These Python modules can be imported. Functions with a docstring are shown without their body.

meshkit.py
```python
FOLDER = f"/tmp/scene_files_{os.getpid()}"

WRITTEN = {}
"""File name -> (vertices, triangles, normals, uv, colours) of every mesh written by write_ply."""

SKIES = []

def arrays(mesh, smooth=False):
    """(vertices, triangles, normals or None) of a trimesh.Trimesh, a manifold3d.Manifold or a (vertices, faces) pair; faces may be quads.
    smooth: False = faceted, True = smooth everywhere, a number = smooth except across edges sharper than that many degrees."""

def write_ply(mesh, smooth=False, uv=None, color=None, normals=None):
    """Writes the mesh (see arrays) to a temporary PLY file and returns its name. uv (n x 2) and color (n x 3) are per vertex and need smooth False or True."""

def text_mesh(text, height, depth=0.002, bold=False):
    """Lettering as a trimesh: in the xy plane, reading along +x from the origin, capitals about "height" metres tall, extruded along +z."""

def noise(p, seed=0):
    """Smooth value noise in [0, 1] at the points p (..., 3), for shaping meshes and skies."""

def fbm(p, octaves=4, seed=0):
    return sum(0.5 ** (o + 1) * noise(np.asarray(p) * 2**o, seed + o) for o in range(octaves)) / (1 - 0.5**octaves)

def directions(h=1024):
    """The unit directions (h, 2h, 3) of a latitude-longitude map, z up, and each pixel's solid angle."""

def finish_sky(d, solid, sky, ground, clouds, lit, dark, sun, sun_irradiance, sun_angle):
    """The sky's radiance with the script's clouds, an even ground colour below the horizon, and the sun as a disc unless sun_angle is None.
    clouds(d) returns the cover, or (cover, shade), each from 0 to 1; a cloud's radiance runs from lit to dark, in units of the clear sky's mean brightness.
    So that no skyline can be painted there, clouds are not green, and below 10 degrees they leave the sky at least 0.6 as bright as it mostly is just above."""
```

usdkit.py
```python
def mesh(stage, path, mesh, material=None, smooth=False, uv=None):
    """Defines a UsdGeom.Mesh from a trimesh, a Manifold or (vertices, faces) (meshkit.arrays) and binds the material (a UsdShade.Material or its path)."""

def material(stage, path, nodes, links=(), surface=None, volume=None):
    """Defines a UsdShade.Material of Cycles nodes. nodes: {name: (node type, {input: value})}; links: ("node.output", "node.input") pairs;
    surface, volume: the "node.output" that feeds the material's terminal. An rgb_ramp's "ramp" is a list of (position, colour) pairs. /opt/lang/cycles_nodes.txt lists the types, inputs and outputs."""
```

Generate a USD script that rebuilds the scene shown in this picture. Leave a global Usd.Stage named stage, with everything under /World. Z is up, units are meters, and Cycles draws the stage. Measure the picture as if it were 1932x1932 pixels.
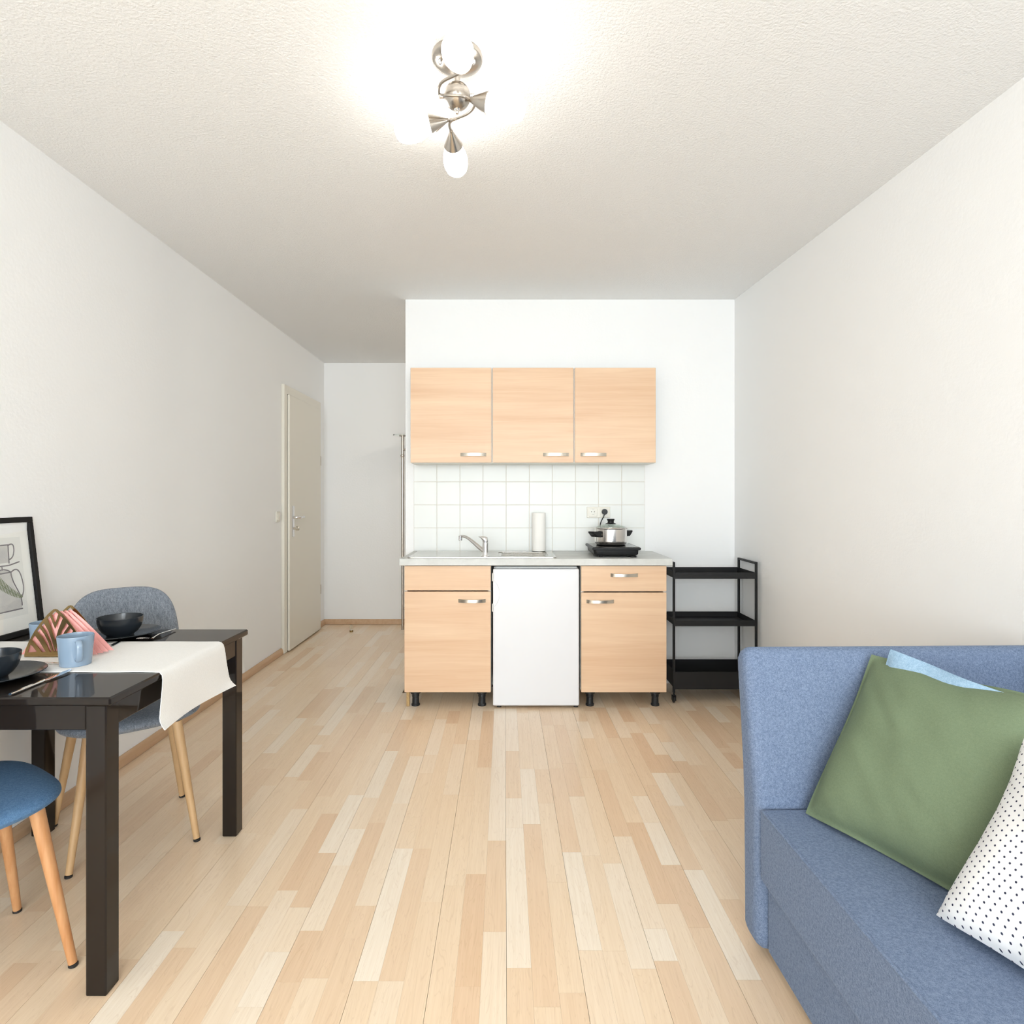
import math, random
import numpy as np
import trimesh
import manifold3d as m3
from shapely.geometry import Polygon, box as sbox
from pxr import Usd, UsdGeom, UsdLux, UsdShade, Gf, Sdf, Vt
import usdkit, meshkit

stage = Usd.Stage.CreateInMemory()
UsdGeom.SetStageUpAxis(stage, UsdGeom.Tokens.z)
UsdGeom.SetStageMetersPerUnit(stage, 1.0)
W = '/World'
UsdGeom.Xform.Define(stage, W)
rnd = random.Random(7)

# ------------------------------------------------------------------ camera, light, exposure
F = 1150.0          # focal length in pixels of the 1932 px frame
H = 1.2045          # eye height
HORIZ = 940.0       # pixel row of the horizon
EXPOSURE = -1.1
cam = UsdGeom.Camera.Define(stage, W + '/camera')
cam.CreateHorizontalApertureAttr(36.0)
cam.CreateVerticalApertureAttr(36.0)
cam.CreateFocalLengthAttr(36.0 * F / 1932)
cam.CreateVerticalApertureOffsetAttr(-(966 - HORIZ) / 1932 * 36.0)
cam.CreateClippingRangeAttr(Gf.Vec2f(0.05, 100))
cam.CreateExposureAttr(EXPOSURE)
_x = UsdGeom.Xformable(cam.GetPrim())
_x.AddTranslateOp().Set(Gf.Vec3d(0, 0, H))
_x.AddRotateXOp().Set(90.0)

SKY = 1.0           # sky seen through the window
WINDOW = 27.0       # daylight from the unseen window behind the camera, lighting the room
dome = UsdLux.DomeLight.Define(stage, W + '/sky')
dome.CreateIntensityAttr(SKY)
dome.CreateColorAttr(Gf.Vec3f(0.75, 0.86, 1.0))
win = UsdLux.RectLight.Define(stage, W + '/daylight')
win.CreateWidthAttr(3.24)
win.CreateHeightAttr(2.02)
win.CreateIntensityAttr(WINDOW)
win.CreateColorAttr(Gf.Vec3f(0.875, 0.95, 1.0))
_x = UsdGeom.Xformable(win.GetPrim())
_x.AddTranslateOp().Set(Gf.Vec3d(0.0, -3.53, 1.33))
_x.AddRotateXOp().Set(90.0)
HALL = 85.0         # radiance of the unseen hallway globe, set to brighten the hallway
LAMP = 27.0         # radiance of the lit lamp shades

# ------------------------------------------------------------------ helpers: scene graph
_used = {}
def uniq(parent, name):
    k = (parent, name)
    n = _used.get(k, -1) + 1
    _used[k] = n
    return f'{parent}/{name}' if n == 0 else f'{parent}/{name}_{n:03d}'

def tag(p, label=None, cat=None, group=None, kind=None):
    for k, v in (('label', label), ('category', cat), ('group', group), ('kind', kind)):
        if v:
            p.SetCustomDataByKey(k, v)

def thing(name, label, cat, loc=(0, 0, 0), rz=0.0, group=None, kind=None):
    path = uniq(W, name)
    x = UsdGeom.Xform.Define(stage, path)
    x.AddTranslateOp().Set(Gf.Vec3d(*map(float, loc)))
    if rz:
        x.AddRotateZOp().Set(float(rz))
    tag(x.GetPrim(), label, cat, group, kind)
    return path

def part(parent, name, mesh, m, smooth=35, label=None, kind=None, tone=None):
    path = uniq(parent, name)
    p = usdkit.mesh(stage, path, mesh, M[m], smooth=smooth)
    if label or kind:
        tag(p.GetPrim(), label, None, None, kind)
    if tone is not None:
        n = len(p.GetPointsAttr().Get())
        t = np.full(n, tone, np.float32) if np.ndim(tone) == 0 else np.asarray(tone, np.float32)
        UsdGeom.PrimvarsAPI(p).CreatePrimvar('tone', Sdf.ValueTypeNames.FloatArray, 'vertex').Set(Vt.FloatArray.FromNumpy(t))
    return path

def solo(name, label, cat, mesh, m, smooth=35, group=None, kind=None):
    path = uniq(W, name)
    p = usdkit.mesh(stage, path, mesh, M[m], smooth=smooth)
    tag(p.GetPrim(), label, cat, group, kind)
    return path

# ------------------------------------------------------------------ helpers: meshes
def cat(*ms):
    return trimesh.util.concatenate([tm(x) for x in ms])

def tm(x):
    if isinstance(x, m3.Manifold):
        q = x.to_mesh()
        return trimesh.Trimesh(q.vert_properties[:, :3], q.tri_verts, process=False)
    if isinstance(x, tuple):
        return trimesh.Trimesh(*x, process=False)
    return x

def mf(t):
    t = tm(t)
    return m3.Manifold(m3.Mesh(np.asarray(t.vertices, np.float32), np.asarray(t.faces, np.uint32)))

def box(x0, x1, y0, y1, z0, z1):
    b = trimesh.creation.box((x1 - x0, y1 - y0, z1 - z0))
    b.apply_translation(((x0 + x1) / 2, (y0 + y1) / 2, (z0 + z1) / 2))
    return b

def cbox(x0, x1, y0, y1, z0, z1, c=0.003):
    """box with chamfered edges"""
    c = min(c, (x1 - x0) * .45, (y1 - y0) * .45, (z1 - z0) * .45)
    pts = []
    for X, sx in ((x0, 1), (x1, -1)):
        for Y, sy in ((y0, 1), (y1, -1)):
            for Z, sz in ((z0, 1), (z1, -1)):
                pts += [(X, Y + sy * c, Z + sz * c), (X + sx * c, Y, Z + sz * c), (X + sx * c, Y + sy * c, Z)]
    return tm(m3.Manifold.hull_points(np.array(pts, float)))

def rbox(x0, x1, y0, y1, z0, z1, r=0.01, seg=12):
    s = m3.Manifold.sphere(r, seg)
    return tm(m3.Manifold.batch_hull([s.translate((a, b, c)) for a in (x0 + r, x1 - r) for b in (y0 + r, y1 - r) for c in (z0 + r, z1 - r)]))

def lathe(prof, n=32, c=(0, 0, 0), axis='z'):
    """closed solid: profile of (r, z) from axis to axis, or a ring if r never reaches 0"""
    prof = [(max(r, 0.0), z) for r, z in prof]
    ang = np.arange(n) * 2 * math.pi / n
    V, F_ = [], []
    idx = []
    for r, z in prof:
        if r < 1e-7:
            idx.append([len(V)] * n); V.append((0, 0, z))
        else:
            idx.append(list(range(len(V), len(V) + n)))
            V += [(r * math.cos(a), r * math.sin(a), z) for a in ang]
    pairs = list(zip(idx[:-1], idx[1:]))
    if prof[0][0] > 1e-7 and prof[-1][0] > 1e-7:
        pairs.append((idx[-1], idx[0]))
    for A, B in pairs:
        for j in range(n):
            k = (j + 1) % n
            if A[j] != A[k]: F_.append((A[j], A[k], B[k]))
            if B[j] != B[k]: F_.append((A[j], B[k], B[j]))
    t = trimesh.Trimesh(np.array(V, float), np.array(F_), process=False)
    if t.volume < 0: t.invert()
    if axis == 'y':
        t.apply_transform(trimesh.transformations.rotation_matrix(-math.pi / 2, (1, 0, 0)))
    if axis == 'x':
        t.apply_transform(trimesh.transformations.rotation_matrix(math.pi / 2, (0, 1, 0)))
    t.apply_translation(c)
    return t

def cyl(r, z0, z1, n=24, c=(0, 0, 0), ch=0.0015, axis='z'):
    ch = min(ch, r * .4, abs(z1 - z0) * .4)
    return lathe([(0, z0), (r - ch, z0), (r, z0 + ch), (r, z1 - ch), (r - ch, z1), (0, z1)], n, c, axis)

def aim(mesh, d, at):
    """turns a mesh built along +z to direction d and moves it to at"""
    d = np.asarray(d, float); d = d / np.linalg.norm(d)
    T = trimesh.geometry.align_vectors((0, 0, 1), d)
    m = mesh.copy(); m.apply_transform(T); m.apply_translation(at)
    return m

def spline(pts, n=24):
    from scipy.interpolate import CubicSpline
    p = np.asarray(pts, float)
    t = np.r_[0, np.cumsum(np.linalg.norm(np.diff(p, axis=0), axis=1))]
    return CubicSpline(t, p)(np.linspace(0, t[-1], n))

def tube(pts, r, n=10):
    p = np.asarray(pts, float)
    R = np.broadcast_to(np.asarray(r, float), (len(p),))
    t = np.gradient(p, axis=0); t /= np.linalg.norm(t, axis=1, keepdims=True)
    u = np.cross(t[0], (0, 0, 1) if abs(t[0][2]) < .9 else (1, 0, 0)); u /= np.linalg.norm(u)
    rings = []
    for i in range(len(p)):
        u = u - t[i] * np.dot(u, t[i]); u /= np.linalg.norm(u)
        v = np.cross(t[i], u)
        a = np.arange(n) * 2 * math.pi / n
        rings.append(p[i] + R[i] * (np.cos(a)[:, None] * u + np.sin(a)[:, None] * v))
    return loft(rings)

def loft(rings):
    n = len(rings[0]); V = np.vstack(rings); F_ = []
    for i in range(len(rings) - 1):
        for j in range(n):
            k = (j + 1) % n
            a, b, c, d = i * n + j, i * n + k, (i + 1) * n + k, (i + 1) * n + j
            F_ += [(a, b, c), (a, c, d)]
    s, e = len(V), len(V) + 1
    V = np.vstack([V, rings[0].mean(0), rings[-1].mean(0)])
    L = (len(rings) - 1) * n
    for j in range(n):
        k = (j + 1) % n
        F_ += [(s, k, j), (e, L + j, L + k)]
    t = trimesh.Trimesh(V, np.array(F_), process=False)
    if t.volume < 0: t.invert()
    return t

def sweep_rect(path, nrm, w, h):
    """flat bar: path points, normals across the thickness h; w along z"""
    rings = []
    for p, q in zip(path, nrm):
        p = np.asarray(p, float); q = np.asarray(q, float)
        rings.append(np.array([p + q * h / 2 + (0, 0, w / 2), p - q * h / 2 + (0, 0, w / 2), p - q * h / 2 - (0, 0, w / 2), p + q * h / 2 - (0, 0, w / 2)]))
    return loft(rings)

def prism(poly, h, z=0.0):
    t = trimesh.creation.extrude_polygon(poly, h, engine='earcut')
    t.apply_translation((0, 0, z))
    return t

def superell(a, b, n, N, c=(0, 0), z=0.0):
    t = np.arange(N) * 2 * math.pi / N
    x = a * np.sign(np.cos(t)) * np.abs(np.cos(t)) ** (2 / n)
    y = b * np.sign(np.sin(t)) * np.abs(np.sin(t)) ** (2 / n)
    return np.c_[x + c[0], y + c[1], np.full(N, z)]

def pad(outline, thick, surf, rings=14, N=72):
    """a cushion-like solid: outline(theta)->(x,y) at r=1, thick(r,x,y)->(front,back), surf(x,y)->(point, normal)"""
    th = np.arange(N) * 2 * math.pi / N
    out = np.array([outline(t) for t in th])
    rr = np.sin(np.linspace(0, 1, rings + 1) * math.pi / 2)
    front, back = [], []
    for r in rr[1:]:
        fr, bk = [], []
        for x, y in out * r:
            f, b = thick(r, x, y)
            p, q = surf(x, y)
            fr.append(p + q * f); bk.append(p - q * b)
        front.append(fr); back.append(bk)
    f0, b0 = thick(0, 0, 0); p0, q0 = surf(0, 0)
    V = [p0 + q0 * f0, p0 - q0 * b0]
    V = np.vstack([V] + [np.array(x) for x in front] + [np.array(x) for x in back])
    nr = rings
    A = lambda i, j: 2 + i * N + j % N
    B = lambda i, j: 2 + (nr + i) * N + j % N
    F_ = []
    for j in range(N):
        F_.append((0, A(0, j), A(0, j + 1))); F_.append((1, B(0, j + 1), B(0, j)))
        for i in range(nr - 1):
            F_ += [(A(i, j), A(i + 1, j), A(i + 1, j + 1)), (A(i, j), A(i + 1, j + 1), A(i, j + 1))]
            F_ += [(B(i, j), B(i + 1, j + 1), B(i + 1, j)), (B(i, j), B(i, j + 1), B(i + 1, j + 1))]
        F_ += [(A(nr - 1, j), B(nr - 1, j), B(nr - 1, j + 1)), (A(nr - 1, j), B(nr - 1, j + 1), A(nr - 1, j + 1))]
    t = trimesh.Trimesh(V, np.array(F_), process=False)
    if t.volume < 0: t.invert()
    return t

def at(px, py, Y):
    """the point at depth Y seen at a pixel of the photograph (for measuring)"""
    return np.array([(px - 966) * Y / F, Y, H - (py - HORIZ) * Y / F])

# ------------------------------------------------------------------ materials
def lin(*c):
    c = np.array(c, float) / 255
    return tuple(float(v) for v in np.where(c < .04045, c / 12.92, ((c + .055) / 1.055) ** 2.4))

M = {}
def mat(name, color, rough=0.5, metal=0.0, spec=0.5, bump=None, vary=None, coat=0.0, coat_rough=0.03, sheen=0.0, **kw):
    """color (linear); bump=(scale, strength, distance); vary=(scale, other colour, stretch xyz)"""
    n = {'p': ('principled_bsdf', dict(base_color=color, roughness=rough, metallic=metal, specular_ior_level=spec, coat_weight=coat, coat_roughness=coat_rough, sheen_weight=sheen, **kw)),
         'tc': ('texture_coordinate', {})}
    L = []
    if vary:
        sc, other, st = vary
        n['mv'] = ('mapping', {'scale': st}); n['nv'] = ('noise_texture', {'scale': sc, 'detail': 4.0, 'roughness': 0.6})
        n['rv'] = ('rgb_ramp', {'ramp': [(0.3, color), (0.7, other)]})
        L += [('tc.object', 'mv.vector'), ('mv.vector', 'nv.vector'), ('nv.fac', 'rv.fac'), ('rv.color', 'p.base_color')]
    if bump:
        sc, s, d = bump[:3]
        st = bump[3] if len(bump) > 3 else (1, 1, 1)
        n['mb'] = ('mapping', {'scale': st}); n['nb'] = ('noise_texture', {'scale': sc, 'detail': 3.0, 'roughness': 0.6})
        n['b'] = ('bump', {'strength': s, 'distance': d})
        L += [('tc.object', 'mb.vector'), ('mb.vector', 'nb.vector'), ('nb.fac', 'b.height'), ('b.normal', 'p.normal')]
    M[name] = usdkit.material(stage, f'{W}/Looks/{name}', n, L, surface='p.BSDF')

UsdGeom.Scope.Define(stage, W + '/Looks')
WALLC = (0.93, 0.927, 0.915)
mat('wall_paint', WALLC, .75, spec=.25, bump=(60, .18, .004))
mat('ceiling_paint', (0.92, 0.917, 0.905), .85, spec=.15, bump=(120, .55, .006))
mat('door_paint', lin(234, 229, 216), .38, spec=.4)
mat('white_plastic', lin(236, 232, 220), .35)
mat('fridge_grey', lin(196, 200, 200), .4)
mat('white_enamel', lin(231, 231, 233), .28)
mat('white_melamine', lin(238, 236, 226), .4)
mat('tile_glaze', lin(238, 239, 235), .30, spec=.3, bump=(9, .05, .004))
mat('grout', lin(226, 220, 208), .8)
mat('chrome', (.82, .82, .83), .08, 1.0)
mat('sink_steel', (.47, .45, .41), .2, 1.0, bump=(90, .03, .001, (1, 14, 1)))
mat('pot_steel', (.72, .69, .66), .16, 1.0)
mat('brushed_nickel', (.50, .46, .41), .25, 1.0)
mat('handle_nickel', (.70, .66, .58), .26, 1.0)
mat('black_plastic', (.010, .0105, .011), .38, spec=.3)
mat('black_glass', (.008, .008, .009), .06)
mat('cart_black', (.012, .012, .0125), .5, spec=.3)
mat('frame_black', (.010, .0095, .0095), .5, spec=.2)
mat('rubber', (.012, .011, .011), .6)
mat('steel_dark', (.40, .37, .33), .30, 1.0)
mat('table_lacquer', (.011, .0075, .0055), .5, spec=.08, coat=.62, coat_rough=.035, coat_ior=1.46)
mat('stoneware', (.018, .023, .029), .17, spec=.5, bump=(40, .03, .002))
mat('mug_glaze', lin(138, 157, 176), .13, spec=.5)
mat('brass', (.38, .255, .11), .22, 1.0)
mat('napkin_paper', lin(251, 182, 176), .8, bump=(120, .25, .003))
mat('paper', lin(251, 248, 242), .8, bump=(160, .25, .003))
mat('mat_board', lin(240, 239, 233), .85)
mat('print_paper', lin(226, 225, 219), .85, vary=(7, lin(232, 232, 227), (1, 1, 1)))
mat('ink_grey', lin(128, 122, 124), .85, vary=(22, lin(104, 98, 100), (1, 1, 1)))
mat('ink_light', lin(188, 186, 184), .85, vary=(18, lin(206, 203, 196), (1, 1, 1)))
mat('ink_green', lin(106, 118, 78), .85)
mat('oak_leg', lin(206, 156, 110), .42, vary=(9, lin(186, 128, 80), (6, 6, .6)), bump=(60, .1, .001, (4, 4, .3)))
mat('beech_leg', lin(206, 170, 126), .42, vary=(7, lin(190, 152, 108), (6, 6, .6)))
mat('raw_board', lin(196, 164, 112), .7, vary=(120, lin(168, 134, 88), (1, 1, 1)))
mat('baseboard_wood', lin(206, 172, 138), .42, vary=(6, lin(194, 156, 120), (8, .5, 8)))
mat('subfloor', lin(120, 92, 66), .8)
mat('brass_hinge', (.42, .36, .27), .35, 1.0)
mat('foot_black', (.010, .012, .014), .45)

def wood_sheet(name, c1, c2, axis, rough, spec=.5):
    """laminate print: bands and flame lines drawn out along one axis"""
    st = {'x': (.55, 9, 9), 'y': (9, .55, 9), 'z': (9, 9, .55)}[axis]
    st2 = {'x': (2.2, 55, 55), 'y': (55, 2.2, 55), 'z': (55, 55, 2.2)}[axis]
    n = {'tc': ('texture_coordinate', {}), 'oi': ('object_info', {}),
         'off': ('vector_math', {'math_type': 'multiply_add', 'vector2': (1, 1, 1)}),
         'ofs': ('vector_math', {'math_type': 'scale', 'vector1': (3.1, 7.7, 5.3)}),
         'm1': ('mapping', {'scale': st}), 'n1': ('noise_texture', {'scale': 1.0, 'detail': 3.0, 'roughness': .55, 'distortion': .6}),
         'm2': ('mapping', {'scale': st2}), 'n2': ('noise_texture', {'scale': 1.0, 'detail': 4.0, 'roughness': .6, 'distortion': .8}),
         'mx': ('mix_float', {'fac': .36}),
         'r': ('rgb_ramp', {'ramp': [(.30, c1), (.70, c2)]}),
         'p': ('principled_bsdf', {'roughness': rough, 'specular_ior_level': spec})}
    L = [('oi.random', 'ofs.scale'), ('geo.position', 'off.vector1'), ('ofs.vector', 'off.vector3'), ('off.vector', 'm1.vector'), ('off.vector', 'm2.vector'),
         ('m1.vector', 'n1.vector'), ('m2.vector', 'n2.vector'), ('n1.fac', 'mx.a'), ('n2.fac', 'mx.b'), ('mx.result', 'r.fac'), ('r.color', 'p.base_color')]
    n['geo'] = ('geometry', {})
    M[name] = usdkit.material(stage, f'{W}/Looks/{name}', n, L, surface='p.BSDF')
BEECH1, BEECH2 = lin(219, 178, 142), lin(238, 207, 174)
wood_sheet('beech_sheet', BEECH1, BEECH2, 'x', .36, .4)

def floor_mat():
    dark, mid, light = lin(232, 199, 165), lin(243, 219, 189), lin(250, 237, 219)
    n = {'at': ('attribute', {'attribute': 'tone'}), 'geo': ('geometry', {}),
         'sc': ('vector_math', {'math_type': 'scale', 'vector1': (13.7, 31.1, 7.9)}),
         'off': ('vector_math', {'math_type': 'add'}),
         'm1': ('mapping', {'scale': (26, 2.2, 1)}), 'n1': ('noise_texture', {'scale': 1.0, 'detail': 3.0, 'roughness': .55, 'distortion': 1.2}),
         'm2': ('mapping', {'scale': (150, 4.5, 1)}), 'n2': ('noise_texture', {'scale': 1.0, 'detail': 3.0, 'roughness': .6, 'distortion': .4}),
         'w': ('math', {'math_type': 'multiply', 'value2': 9.0}), 'fr': ('math', {'math_type': 'pingpong', 'value2': .5}),
         'ln': ('map_range', {'from_min': 0.0, 'from_max': .10, 'to_min': 1.0, 'to_max': 0.0, 'clamp': True}),
         'ramp': ('rgb_ramp', {'ramp': [(0.0, dark), (.5, mid), (1.0, light)]}),
         'gr': ('rgb_ramp', {'ramp': [(.25, (.90, .86, .81)), (.75, (1.0, 1.0, 1.0))]}),
         'mul': ('mix', {'mix_type': 'multiply', 'fac': .75}),
         'lf': ('math', {'math_type': 'multiply', 'value2': .16}),
         'line': ('mix', {'mix_type': 'multiply', 'color2': (.55, .42, .30)}),
         'p': ('principled_bsdf', {'roughness': .24, 'specular_ior_level': .5})}
    L = [('at.fac', 'ramp.fac'), ('at.fac', 'sc.scale'), ('geo.position', 'off.vector1'), ('sc.vector', 'off.vector2'),
         ('off.vector', 'm1.vector'), ('off.vector', 'm2.vector'), ('m1.vector', 'n1.vector'), ('m2.vector', 'n2.vector'),
         ('n1.fac', 'w.value1'), ('w.value', 'fr.value1'), ('fr.value', 'ln.value'), ('ln.result', 'lf.value1'),
         ('n2.fac', 'gr.fac'), ('ramp.color', 'mul.color1'), ('gr.color', 'mul.color2'), ('mul.color', 'line.color1'), ('lf.value', 'line.fac'), ('line.color', 'p.base_color')]
    M['floor_laminate'] = usdkit.material(stage, f'{W}/Looks/floor_laminate', n, L, surface='p.BSDF')
floor_mat()

def fabric(name, c1, c2, scale=520, rough=.9, bump=.35, sheen=.25, st=(1, 1, 1), big=None):
    n = {'tc': ('texture_coordinate', {}), 'm': ('mapping', {'scale': st}),
         'n1': ('noise_texture', {'scale': scale, 'detail': 2.0, 'roughness': .7}),
         'n2': ('noise_texture', {'scale': scale * .28, 'detail': 3.0, 'roughness': .65}),
         'mx': ('mix_float', {'fac': .45}), 'r': ('rgb_ramp', {'ramp': [(.36, c1), (.64, c2)]}),
         'b': ('bump', {'strength': bump, 'distance': .0012}),
         'p': ('principled_bsdf', {'roughness': rough, 'specular_ior_level': .2, 'sheen_weight': sheen, 'sheen_roughness': .4, 'sheen_tint': tuple(min(1, v * 1.4 + .15) for v in c2)})}
    L = [('tc.object', 'm.vector'), ('m.vector', 'n1.vector'), ('m.vector', 'n2.vector'), ('n1.fac', 'mx.a'), ('n2.fac', 'mx.b'), ('mx.result', 'r.fac'),
         ('r.color', 'p.base_color'), ('mx.result', 'b.height'), ('b.normal', 'p.normal')]
    M[name] = usdkit.material(stage, f'{W}/Looks/{name}', n, L, surface='p.BSDF')
fabric('sofa_fabric', lin(86, 101, 126), lin(128, 143, 168), 560)
fabric('chair_grey', lin(92, 98, 108), lin(148, 154, 162), 420, st=(1.6, 1.6, .5))
fabric('chair_blue', lin(66, 98, 132), lin(98, 131, 165), 560)
fabric('green_cotton', lin(106, 120, 94), lin(116, 130, 103), 700, bump=.15, sheen=.1)
fabric('pale_blue', lin(128, 158, 184), lin(164, 190, 210), 500, bump=.2)
fabric('runner_cotton', lin(234, 232, 228), lin(246, 244, 240), 600, bump=.2, sheen=.1, st=(1, 3, 1))

def polka():
    n = {'tc': ('texture_coordinate', {}), 'm': ('mapping', {'scale': (1 / .0135, 1 / .0135, 0.0), 'rotation': (0, 0, math.radians(22))}),
         'v': ('voronoi_texture', {'dimensions': '2D', 'scale': 1.0, 'randomness': 0.0, 'feature': 'f1'}),
         'mr': ('map_range', {'from_min': .12, 'from_max': .17, 'to_min': 1.0, 'to_max': 0.0, 'clamp': True}),
         'mx': ('mix', {'color1': lin(240, 240, 240), 'color2': lin(52, 56, 78)}),
         'p': ('principled_bsdf', {'roughness': .9, 'specular_ior_level': .2})}
    L = [('tc.object', 'm.vector'), ('m.vector', 'v.vector'), ('v.distance', 'mr.value'), ('mr.result', 'mx.fac'), ('mx.color', 'p.base_color')]
    M['polka_cotton'] = usdkit.material(stage, f'{W}/Looks/polka_cotton', n, L, surface='p.BSDF')
polka()

def worktop_mat():
    n = {'tc': ('geometry', {}), 'n1': ('noise_texture', {'scale': 9.0, 'detail': 6.0, 'roughness': .62}),
         'r': ('rgb_ramp', {'ramp': [(.32, lin(198, 198, 193)), (.68, lin(217, 218, 214))]}),
         'p': ('principled_bsdf', {'roughness': .38, 'specular_ior_level': .4})}
    L = [('tc.position', 'n1.vector'), ('n1.fac', 'r.fac'), ('r.color', 'p.base_color')]
    M['worktop_laminate'] = usdkit.material(stage, f'{W}/Looks/worktop_laminate', n, L, surface='p.BSDF')
worktop_mat()

M['clear_glass'] = usdkit.material(stage, f'{W}/Looks/clear_glass', {'p': ('principled_bsdf', {'base_color': (.93, .98, .96), 'roughness': .02, 'transmission_weight': 1.0, 'ior': 1.45})}, surface='p.BSDF')
M['window_pane'] = usdkit.material(stage, f'{W}/Looks/window_pane', {'t': ('transparent_bsdf', {'color': (1, 1, 1)}), 'g': ('glossy_bsdf', {'color': (1, 1, 1), 'roughness': .02}), 'm': ('mix_closure', {'fac': .04})},
    [('t.BSDF', 'm.closure1'), ('g.BSDF', 'm.closure2')], surface='m.closure')
M['lid_glass'] = usdkit.material(stage, f'{W}/Looks/lid_glass', {'t': ('transparent_bsdf', {'color': (.93, .97, .95)}), 'g': ('glossy_bsdf', {'color': (1, 1, 1), 'roughness': .08}), 'm': ('mix_closure', {'fac': .16})},
    [('t.BSDF', 'm.closure1'), ('g.BSDF', 'm.closure2')], surface='m.closure')
M['lamp_glow'] = usdkit.material(stage, f'{W}/Looks/lamp_glow', {'p': ('principled_bsdf', {'base_color': (.9, .9, .88), 'roughness': .3, 'emission_color': (1.0, .965, .91), 'emission_strength': LAMP})}, surface='p.BSDF')

M['unseen_hall_glow'] = usdkit.material(stage, f'{W}/Looks/unseen_hall_glow', {'p': ('principled_bsdf', {'base_color': (.9, .9, .88), 'roughness': .3, 'emission_color': (1.0, .93, .83), 'emission_strength': HALL})}, surface='p.BSDF')

# ------------------------------------------------------------------ the room
CEIL = 2.4975
YK = 3.966            # kitchen wall
YA = 5.83             # far wall of the hallway
YF = -3.4             # unseen window wall behind the camera, set back for flatter light
XK = -0.693           # free end of the kitchen wall
XH = 0.60             # hallway's right wall
SL = -0.01217
xl = lambda y: -1.7263 + SL * y
xr = lambda y: 1.448 + 0.05913 * (YK - y)
def wall_prism(pts, z0=-.03, z1=CEIL):
    return prism(Polygon(pts), z1 - z0, z0)

t = thing('wall_left', 'long white left wall with a door near its far end', 'wall', kind='structure')
part(t, 'plaster', wall_prism([(xl(-3.6), -3.6), (xl(YA + .1), YA + .1), (xl(YA + .1) - .12, YA + .1), (xl(-3.6) - .12, -3.6)]), 'wall_paint', smooth=False)
t = thing('wall_right', 'bare white right wall behind the sofa', 'wall', kind='structure')
part(t, 'plaster', wall_prism([(xr(-3.6), -3.6), (xr(-3.6) + .12, -3.6), (xr(YK + .1) + .12, YK + .1), (xr(YK + .1), YK + .1)]), 'wall_paint', smooth=False)
t = thing('wall_far', 'white end wall of the hallway beyond the door', 'wall', kind='structure')
part(t, 'plaster', wall_prism([(xl(YA) - .12, YA), (XH + .12, YA), (XH + .12, YA + .12), (xl(YA) - .12, YA + .12)]), 'wall_paint', smooth=False)
t = thing('wall_hall', 'white wall closing the hallway behind the kitchen', 'wall', kind='structure')
part(t, 'plaster', wall_prism([(XH, YK + .1), (XH + .12, YK + .1), (XH + .12, YA), (XH, YA)]), 'wall_paint', smooth=False)

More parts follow.
